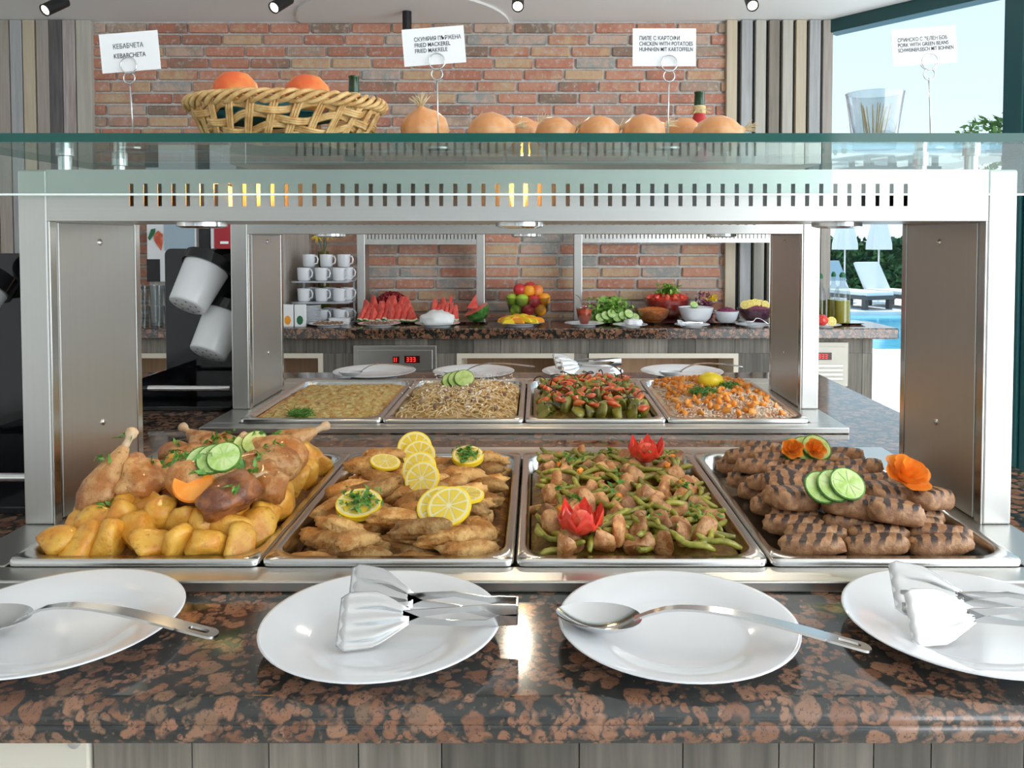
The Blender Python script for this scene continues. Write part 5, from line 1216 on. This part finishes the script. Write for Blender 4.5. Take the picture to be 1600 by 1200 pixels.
# ---- fruit
def wedge():
    t = thing('watermelon_wedge', 'red watermelon wedge heaped on the platter under the gantry', 'watermelon')
    r_, th = 0.095, 0.020; n = 7; a0, a1 = -0.38, 0.38
    arc = lambda rr: [(rr * math.sin(a0 + (a1 - a0) * i / n), 0, r_ - rr * math.cos(a0 + (a1 - a0) * i / n)) for i in range(n + 1)]
    def solid(inner, outer, mat, nm):
        m = MB(); pts = inner[::-1] + outer if inner else [(0, 0, r_)] + outer
        m.loops([[(x, -th / 2, z) for x, _, z in pts], [(x, th / 2, z) for x, _, z in pts]], cap0=True, cap1=True); m.build(nm, mat, t)
    solid(None, arc(r_ * 0.80), 'melon', 'flesh'); solid(arc(r_ * 0.80), arc(r_ * 0.90), 'melon_white', 'pale_rim'); solid(arc(r_ * 0.90), arc(r_), 'melon_rind', 'rind'); return t
wg = wedge(); first = True
def tray(px0, px1, py, label, Y=4.30, d=0.26):
    a = at(px0, py, Y); b = at(px1, py, Y); o = MB().loops([rrect((b.x - a.x) / 2 - 0.02, d / 2 - 0.02, 0.03, 0.0), rrect((b.x - a.x) / 2, d / 2, 0.03, 0.010), rrect((b.x - a.x) / 2 - 0.004, d / 2 - 0.004, 0.03, 0.010), rrect((b.x - a.x) / 2 - 0.022, d / 2 - 0.022, 0.03, 0.003)], cap0=True, cap1=True).build('serving_tray', 'pan_steel', None, smooth=True)
    o.location = ((a.x + b.x) / 2, Y, G); tag(o, label, 'tray')
tray(553, 662, 505, 'steel tray under the larger heap of watermelon', 4.366, 0.205); tray(668, 762, 505, 'steel tray under the smaller heap of watermelon', 4.366, 0.205)
for x0, x1, nx, psi, scs, lb in ((566, 644, 9, 0.95, (1.0, 1.15, 1.3), 'red watermelon wedge in the larger heap by the cherries'), (676, 711, 6, 1.2, (0.9, 0.95, 1.0), 'red watermelon wedge in the smaller heap by the big rind')):
    for j in range(3):
        for i in range(nx - j):
            Y = (4.305, 4.366, 4.430)[j] if nx == 9 else (4.305, 4.367, 4.432)[j]
            p = at(x0 + (x1 - x0) * (i + 0.5 * j) / (nx - 1), 500, Y); loc = (p.x, Y, G + 0.0035); rt = (rnd.uniform(-.03, .03), rnd.uniform(-.22, .22), psi)
            if first: w_ = wg; wg.location = loc; wg.rotation_euler = rt; wg['label'] = lb; wg['group'] = lb; first = False
            else: w_ = dup(wg, loc, rt, lb, group=lb)
            w_.scale = (scs[j], scs[j] * (0.85 if nx == 6 else 1.0), scs[j] * rnd.uniform(0.82, 1.12) * ((1.0, 1.2, 1.35)[j] if nx == 6 else 1.0))
t = thing('watermelon_shell', 'cut watermelon piece with striped green rind on the smaller tray', 'watermelon', (at(744, 495, 4.345).x, 4.345, G + 0.072))
B_ = rz(0.3) @ ry(-0.5)
MB().lathe([(0.0, -0.070), (0.035, -0.062), (0.062, -0.035), (0.070, 0.0)], 28, mat=B_).build('rind', 'melon_rind', t, smooth='all')
MB().lathe([(0.070, 0.0), (0.060, 0.001), (0.0, 0.002)], 28, mat=B_).build('flesh', 'melon', t)
tall = MB().add([(-0.03, -0.01, 0), (0.03, -0.01, 0), (0.02, -0.01, 0.075), (-0.03, 0.01, 0), (0.03, 0.01, 0), (0.02, 0.01, 0.075)], [(0, 1, 2), (3, 5, 4), (0, 3, 4, 1), (1, 4, 5, 2), (2, 5, 3, 0)]).build('tall_wedge', 'melon', t, loc=(-0.02, 0.0, 0.005))
cb = thing('cherry_bowl', 'shallow glass bowl of dark cherries behind the watermelon', 'bowl', (at(612, 480, 4.545).x, 4.545, G + 0.0)); cb.scale = (0.74,) * 3
MB().lathe([(0, 0), (0.05, 0), (0.11, 0.09), (0.135, 0.13), (0.131, 0.13), (0.106, 0.092), (0.045, 0.006), (0, 0.006)], 32).build('bowl_body', 'glass_bowl', cb, smooth=True)
CHm = mesh(blob((0.0115, 0.0115, 0.011), 0.05, 2, 1, 2), 'cherry', 'cherry', smooth='all')
for k in range(70):
    a = k * 2.4; rr = 0.088 * math.sqrt((k + 0.5) / 70); tag(link('cherry', CHm, None, (cb.location.x + rr * math.cos(a), 4.545 + rr * math.sin(a), G + 0.100 + 0.045 * (1 - (rr / 0.088) ** 2) + rnd.uniform(-.004, .004))), 'dark red cherry heaped behind the watermelon wedges', 'cherry', 'cherries behind the watermelon')
def heap_plate(px, py, r_, label, piecefn, n, sc=1.0, Y=None):
    p = gp(px, py); 
    if Y: p = Vector(((px - CX) / F * Y, Y, G))
    plate(p, label, 'plates on the fruit and salad counter', sc); return p
PS = 0.83
p = heap_plate(513, 508, 0, 'white plate of small brown pastries before the saucers', None, 0, 0.78, 4.15)
for k in range(12): tag(link('pastry', mesh(chunk((0.016, 0.012, 0.008), 6, 400 + k, 0.6, 1), 'pastry', 'pastry'), None, (p.x - 0.06 + 0.024 * (k % 6), p.y - 0.03 + 0.05 * (k // 6), G + 0.018), (0, 0, k)), 'small brown pastry on the plate before the saucers', 'pastry', 'pastries on the plate')
o = MB().loops([rrect(0.055, 0.03, 0.01, 0), rrect(0.052, 0.027, 0.01, 0.03)], cap0=True, cap1=True).build('napkin_stack', 'paper', None); o.location = (-1.045, 4.286, G); tag(o, 'stack of white folded napkins beside the pastries', 'napkins')
p = heap_plate(592, 508, 0, 'white plate of dark chocolate pieces before the watermelon', None, 0, PS, 4.15)
for k in range(14): tag(link('chocolate_piece', mesh(chunk((0.017, 0.012, 0.009), 6, 420 + k, 0.6, 1), 'chocolate_piece', 'mushroom'), None, (p.x - 0.065 + 0.02 * (k % 7), p.y - 0.03 + 0.05 * (k // 7), G + 0.018), (0, 0, k)), 'dark chocolate piece on the plate before the watermelon', 'chocolate', 'chocolate pieces')
p = heap_plate(683, 509, 0, 'white plate heaped with crumbled white cheese', None, 0, PS + 0.05, 4.15)
mb_ = blob((0.088, 0.075, 0.048), 0.25, 3, 6, 3)
for v_ in mb_.v: v_.z = max(v_.z, -0.023 + 0.06 * max(0, math.hypot(v_.x, v_.y) - 0.05))
o = mb_.build('white_cheese', 'feta', None, smooth='all'); o.location = (p.x, p.y, G + 0.035); tag(o, 'mound of crumbled white cheese on a plate', 'cheese')
fb = thing('fruit_bowl', 'clear glass bowl of apples, oranges and peaches', 'bowl', (at(825, 490, 4.46).x, 4.46, G))
MB().lathe([(0, 0), (0.06, 0), (0.065, 0.01), (0.105, 0.05), (0.128, 0.13), (0.125, 0.13), (0.101, 0.053), (0.06, 0.014), (0, 0.012)], 36).build('bowl_body', 'glass_bowl', fb, smooth=True)
def simple_fruit(x, y, z, r_, mat, nm, label, grp):
    t = thing(nm, label, nm.replace('_', ' '), (x, y, z - r_ * 0.93), group=grp)
    MB().lathe([(0.001, r_ * 0.08), (r_ * 0.5, 0.0), (r_ * 0.88, r_ * 0.42), (r_, r_ * 0.95), (r_ * 0.9, r_ * 1.4), (r_ * 0.55, r_ * 1.75), (r_ * 0.2, r_ * 1.84), (0.001, r_ * 1.72)], 24).build('flesh', mat, t, smooth='all'); MB().tube([(0, 0, r_ * 1.7), (0.002, 0, r_ * 1.95)], 0.0014, 5).build('stem', 'stem_dark', t)
cx_ = fb.location.x
for i, (dx, dy, z, r_, mat, nm) in enumerate(((-0.065, -0.04, .06, .034, 'apple_green', 'apple'), (0.0, -0.065, .06, .034, 'apple_red', 'apple'), (0.065, -0.035, .06, .036, 'orange', 'orange'), (0.0, 0.04, .06, .036, 'orange', 'orange'), (-0.085, -0.025, .118, .036, 'apple_green', 'apple'), (-0.03, -0.062, .118, .036, 'apple_green', 'apple'), (0.032, -0.062, .112, .036, 'apple_red', 'apple'), (0.088, -0.02, .12, .037, 'orange', 'orange'), (-0.04, 0.03, .13, .036, 'orange', 'orange'), (0.04, 0.035, .13, .034, 'orange', 'orange'), (-0.045, -0.03, .172, .036, 'apple_red', 'apple'), (0.005, -0.035, .165, .034, 'orange', 'orange'), (0.05, -0.02, .168, .034, 'peach', 'peach'), (0.01, 0.03, .178, .036, 'apple_red', 'apple'))):
    simple_fruit(cx_ + dx, 4.46 + dy, G + z, r_, mat, nm, {'apple_green': 'green apple', 'apple_red': 'red apple', 'orange': 'orange fruit', 'peach': 'peach'}[mat] + ' piled in the clear glass fruit bowl', 'fruit in the glass bowl')
p = heap_plate(813, 507, 0, 'white plate of orange segments before the fruit bowl', None, 0, PS + 0.08, 4.19)
def seg_mesh():
    m = MB(); n = 8
    for s in (0,):
        L = [[(0.034 * math.cos(PI * i / n), y * 0.5 * math.sin(PI * i / n) if 0 else y, 0.026 * math.sin(PI * i / n)) for i in range(n + 1)] for y in (-0.010, 0.010)]
        m.loops(L, cap0=True, cap1=True)
    return mesh(m, 'orange_segment', 'yellow')
SG = [seg_mesh()]; SG.append(SG[0].copy()); SG[1].materials[0] = MATS['orange']
for k in range(22):
    a = k * 2.4; rr = 0.095 * math.sqrt((k + .5) / 22); tag(link('orange_segment', SG[k % 2], None, (p.x + rr * math.cos(a), p.y + rr * 0.9 * math.sin(a), G + 0.016 + 0.022 * (1 - rr / 0.095)), (rnd.uniform(-.4, .4), 0, rnd.uniform(-.6, .6))), 'orange segment on the plate before the fruit bowl', 'orange segment', 'orange segments on the plate')
# ---- salads
def bowl(px, py, Y, r_, h, mat, label, top, topmat, toplabel, topcat, crown=0.03, z0=0.0, seed=1):
    t = thing('salad_bowl', label, 'bowl', ((px - CX) / F * Y, Y, G + z0))
    MB().lathe([(0, 0), (r_ * 0.5, 0), (r_ * 0.8, h * 0.35), (r_, h), (r_ * 0.97, h), (r_ * 0.76, h * 0.38), (r_ * 0.45, 0.006), (0, 0.006)], 36).build('bowl_body', mat, t, smooth=True)
    m = MB(); L = []
    for q_ in range(9):
        f = q_ / 8; L.append([((r_ * 0.93 * (1 - f) + 0.001) * math.cos(2 * PI * j / 32), (r_ * 0.93 * (1 - f) + 0.001) * math.sin(2 * PI * j / 32), h * 0.9 + crown * math.sin(f * PI / 2) + 0.006 * noise.noise(Vector((f * 9, j * 1.1, seed)))) for j in range(32)])
    low = [[(r_ * k_ * math.cos(2 * PI * j / 32), r_ * k_ * math.sin(2 * PI * j / 32), h * hh) for j in range(32)] for k_, hh in ((0.44, 0.05), (0.74, 0.40))]
    m.loops(low + L, cap0=True); o = m.build(top, topmat, None, smooth='all'); o.location = t.location; tag(o, toplabel, topcat); return t
def leafy(loc, r_, h, n, label, seed, mat='lettuce', name='lettuce_bunch', size=0.02):
    o = leaves(n, lambda r: (r.gauss(0, r_ * 0.45), r.gauss(0, r_ * 0.4), min(h, abs(r.gauss(0, h * 0.5)))), size, seed).build(name, mat); o.location = loc; tag(o, label, 'salad leaves', None, 'stuff')
tray(920, 1190, 503, 'long white serving tray under the salad bowls', 4.325, 0.21)
plate(Vector(((913 - CX) / F * 4.17, 4.17, G)), 'white plate under the glass bowl of red sauce', None, PS - 0.05)
bowl(913, 0, 4.17, 0.042, 0.085, 'glass_bowl', 'clear glass bowl of red sauce on a white plate', 'red_sauce', 'sauce', 'smooth red sauce in the small glass bowl', 'sauce', 0.004, 0.009)
spoon(at(909, 478, 4.17), at(899, 461, 4.19), 'thin spoon standing in the red sauce bowl', 0.03, 0.012, hole=False)
leafy(((953 - CX) / F * 4.345, 4.345, G + 0.008), 0.10, 0.12, 700, 'heap of green lettuce and cucumber beside the red sauce', 31)
for k in range(7): a = k * 0.9; slice_thing('cucumber_slice', 'cucumber slice leaning on the lettuce heap', 'cucumber slice', 'cucumber slices on the counter', 0.026, 0.005, CM, ((938 + 9 * k - CX) / F * 4.26, 4.26, G + 0.035 + 0.01 * (k % 3)), (1.0, 0.3 * (k % 3 - 1), 0.2))
bowl(1020, 0, 4.30, 0.098, 0.075, 'glass_bowl', 'clear bowl of orange carrot salad', 'carrot_salad', 'salsa', 'shredded orange-red salad in the clear bowl', 'salad', 0.015, 0.004, 2)
bowl(1043, 0, 4.53, 0.135, 0.12, 'glass_bowl', 'large clear bowl of chopped tomatoes', 'tomato_salad', 'tomato', 'chopped red tomato salad in the large bowl', 'salad', 0.03, 0.0, 3)
for k in range(26): a = k * 2.4; rr = 0.115 * math.sqrt((k + .5) / 26); tag(link('tomato_piece', mesh(chunk((0.022, 0.018, 0.014), 6, 500 + k, 0.6, 1), 'tomato_piece', ('tomato', 'tomato_flesh')[k % 2]), None, ((1043 - CX) / F * 4.53 + rr * math.cos(a), 4.53 + rr * math.sin(a), G + 0.122 + 0.02 * (1 - rr / 0.12)), (k, k * 2, 0)), 'chopped tomato piece on the large tomato salad', 'tomato piece', 'tomato pieces')
leafy(((1044 - CX) / F * 4.51, 4.51, G + 0.145), 0.055, 0.05, 260, 'curly green lettuce tuft on the tomato salad', 32, size=0.014)
bowl(1088, 0, 4.275, 0.094, 0.085, 'porcelain', 'white bowl of creamy salad with a cucumber garnish', 'creamy_salad', 'feta', 'white creamy salad in the larger white bowl', 'salad', 0.008, 0.004, 4)
cucumber(0, 0, ((1085 - CX) / F * 4.245, 4.245, G + 0.104), [(0.8, 0, 0)], 'single cucumber slice on the white creamy salad', 0.022)
leafy(((1101 - CX) / F * 4.435, 4.435, G + 0.008), 0.055, 0.14, 300, 'dark red salad leaves behind the white bowl', 35, 'cabbage', 'red_leaves', 0.016)
bowl(1136, 0, 4.275, 0.066, 0.065, 'porcelain', 'small white bowl of red onion salad', 'onion_salad', 'cabbage', 'chopped red onion salad in the small white bowl', 'salad', 0.025, 0.004, 5)
leafy(((1114 - CX) / F * 4.42, 4.42, G + 0.115), 0.028, 0.03, 60, 'small yellow flower garnish behind the onion salad', 36, 'yellow', 'flower_garnish', 0.012)
bowl(1181, 0, 4.345, 0.098, 0.075, 'glass_bowl', 'clear bowl of purple cabbage salad', 'cabbage_salad', 'cabbage', 'shredded purple cabbage in the clear bowl', 'salad', 0.035, 0.004, 6)
for k in range(5): slice_thing('lemon_slice', 'lemon slice tucked into the purple cabbage salad', 'lemon slice', 'lemon slices on the cabbage', 0.024, 0.005, LM, ((1165 + 8 * k - CX) / F * 4.305, 4.305, G + 0.098 + 0.010 * (2 - abs(k - 2)) / 2), (1.1, 0.4 * (k - 2), 0))
for px, lb in ((985, 'white plate with folded napkin before the orange salad'), (1082, 'white plate with small tongs before the creamy salad'), (1178, 'white plate with a spoon before the cabbage salad')): plate(Vector(((px - CX) / F * 4.12, 4.12, G)), lb, None, PS - 0.15)
o = blob((0.045, 0.03, 0.02), 0.5, 3, 9, 3).build('napkin', 'paper', None, smooth='all'); o.location = ((991 - CX) / F * 4.115, 4.115, G + 0.022); tag(o, 'crumpled white napkin on the plate before the orange salad', 'napkin')
tongs(Vector(((1061 - CX) / F * 4.10, 4.10, G + 0.008)), Vector(((1098 - CX) / F * 4.13, 4.13, G + 0.012)), 'small steel tongs on the plate before the creamy salad', 0.5); spoon(at(1178, 502, 4.11), at(1200, 506, 4.11), 'small steel spoon on the plate before the cabbage salad', 0.05, 0.017, hole=False)
# ---- oil bottles by the window
tray(1262, 1345, 500, 'pale serving tray under the oil bottles by the window', 4.30, 0.19)
def oil_bottle(px, Y, r_, H, label, liq, cap):
    t = thing('oil_bottle', label, 'bottle', ((px - CX) / F * Y, Y, G + 0.004))
    pr = [(0, 0), (r_, 0), (r_, H * 0.55), (r_ * 0.85, H * 0.66), (r_ * 0.32, H * 0.76), (r_ * 0.32, H * 0.92)]
    MB().lathe(pr, 24).build('glass_body', 'glass_bowl', t, smooth=True)
    MB().lathe([(0, 0.004), (r_ * 0.93, 0.004), (r_ * 0.93, H * 0.45), (0, H * 0.45)], 24).build('oil', liq, t, smooth=True)
    MB().lathe([(r_ * 0.36, H * 0.9), (r_ * 0.4, H * 0.94), (r_ * 0.2, H), (0, H)], 16).build('spout', cap, t, smooth=True)
oil_bottle(1317, 4.262, 0.042, 0.27, 'wide oil bottle filled with green-gold olive oil', 'oil', 'leaf_green'); oil_bottle(1303, 4.34, 0.032, 0.27, 'slim oil bottle with herbs behind the wide oil bottle', 'oil', 'leaf_green'); oil_bottle(1283, 4.34, 0.028, 0.26, 'dark vinegar bottle with a green spout beside the tomato', 'oil_dark', 'leaf_green')
plate(Vector(((1287 - CX) / F * 4.12, 4.12, G)), 'white plate with tomato and lemon by the window', None, PS - 0.15)
o = blob((0.034, 0.034, 0.030), 0.06, 2, 2, 3).build('tomato', 'tomato', None, smooth='all'); o.location = ((1285 - CX) / F * 4.12, 4.12, G + 0.035); tag(o, 'whole red tomato on the plate by the window', 'tomato')
slice_thing('lemon_slice', 'lemon slice leaning beside the whole tomato', 'lemon slice', None, 0.024, 0.006, LM, ((1301 - CX) / F * 4.11, 4.11, G + 0.030), (1.2, 0.2, 0))

# ================================================================ ceiling fittings
def spot(px, py, label):
    Y = 4.02; p = at(px, py, Y); d = Vector((-0.45 if px < 600 else (0.0 if px < 1000 else -0.1), -1.0, -0.75)).normalized(); t = thing('track_spotlight', label, 'spotlight', p, group='black track spotlights')
    M = (-d).to_track_quat('Z', 'Y').to_matrix().to_4x4()
    MB().lathe([(0.024, 0.0), (0.030, -0.002), (0.030, 0.13), (0, 0.13)], 24, mat=M).build('barrel', 'black_matte', t, smooth=True)
    MB().lathe([(0, 0.004), (0.024, 0.004)], 24, mat=M).build('lens', 'spot_glow', t)
    q = -d * 0.12; MB().tube([q, (q.x, q.y, CEIL - p.z)], 0.008, 8).build('stem', 'black_matte', t)
    l = bpy.data.lights.new('spot_lamp', 'SPOT'); l.energy = 14; l.color = (1, 0.88, 0.7); l.spot_size = 1.4; l.spot_blend = 0.6; l.shadow_soft_size = 0.03
    lo = bpy.data.objects.new('spot_lamp', l); COL.objects.link(lo); lo.location = p + d * 0.01; lo.rotation_euler = d.to_track_quat('-Z', 'Y').to_euler()
for px, py, lb in ((70, 16, 'above the grey slats'), (428, 12, 'beside the half-round ceiling panel'), (809, 10, 'above the middle of the brick wall'), (1176, 9, 'above the slats beside the window')): spot(px, py, 'black track spotlight with warm glowing lens ' + lb)
p = at(636, 46, 4.45); o = MB().lathe([(0, 0), (0.025, 0), (0.025, CEIL - 0.013 - p.z), (0, CEIL - 0.013 - p.z)], 20).build('ceiling_pipe', 'black_matte', None, smooth=True); o.location = p; tag(o, 'short black pipe hanging from the half-round ceiling panel', 'pipe')
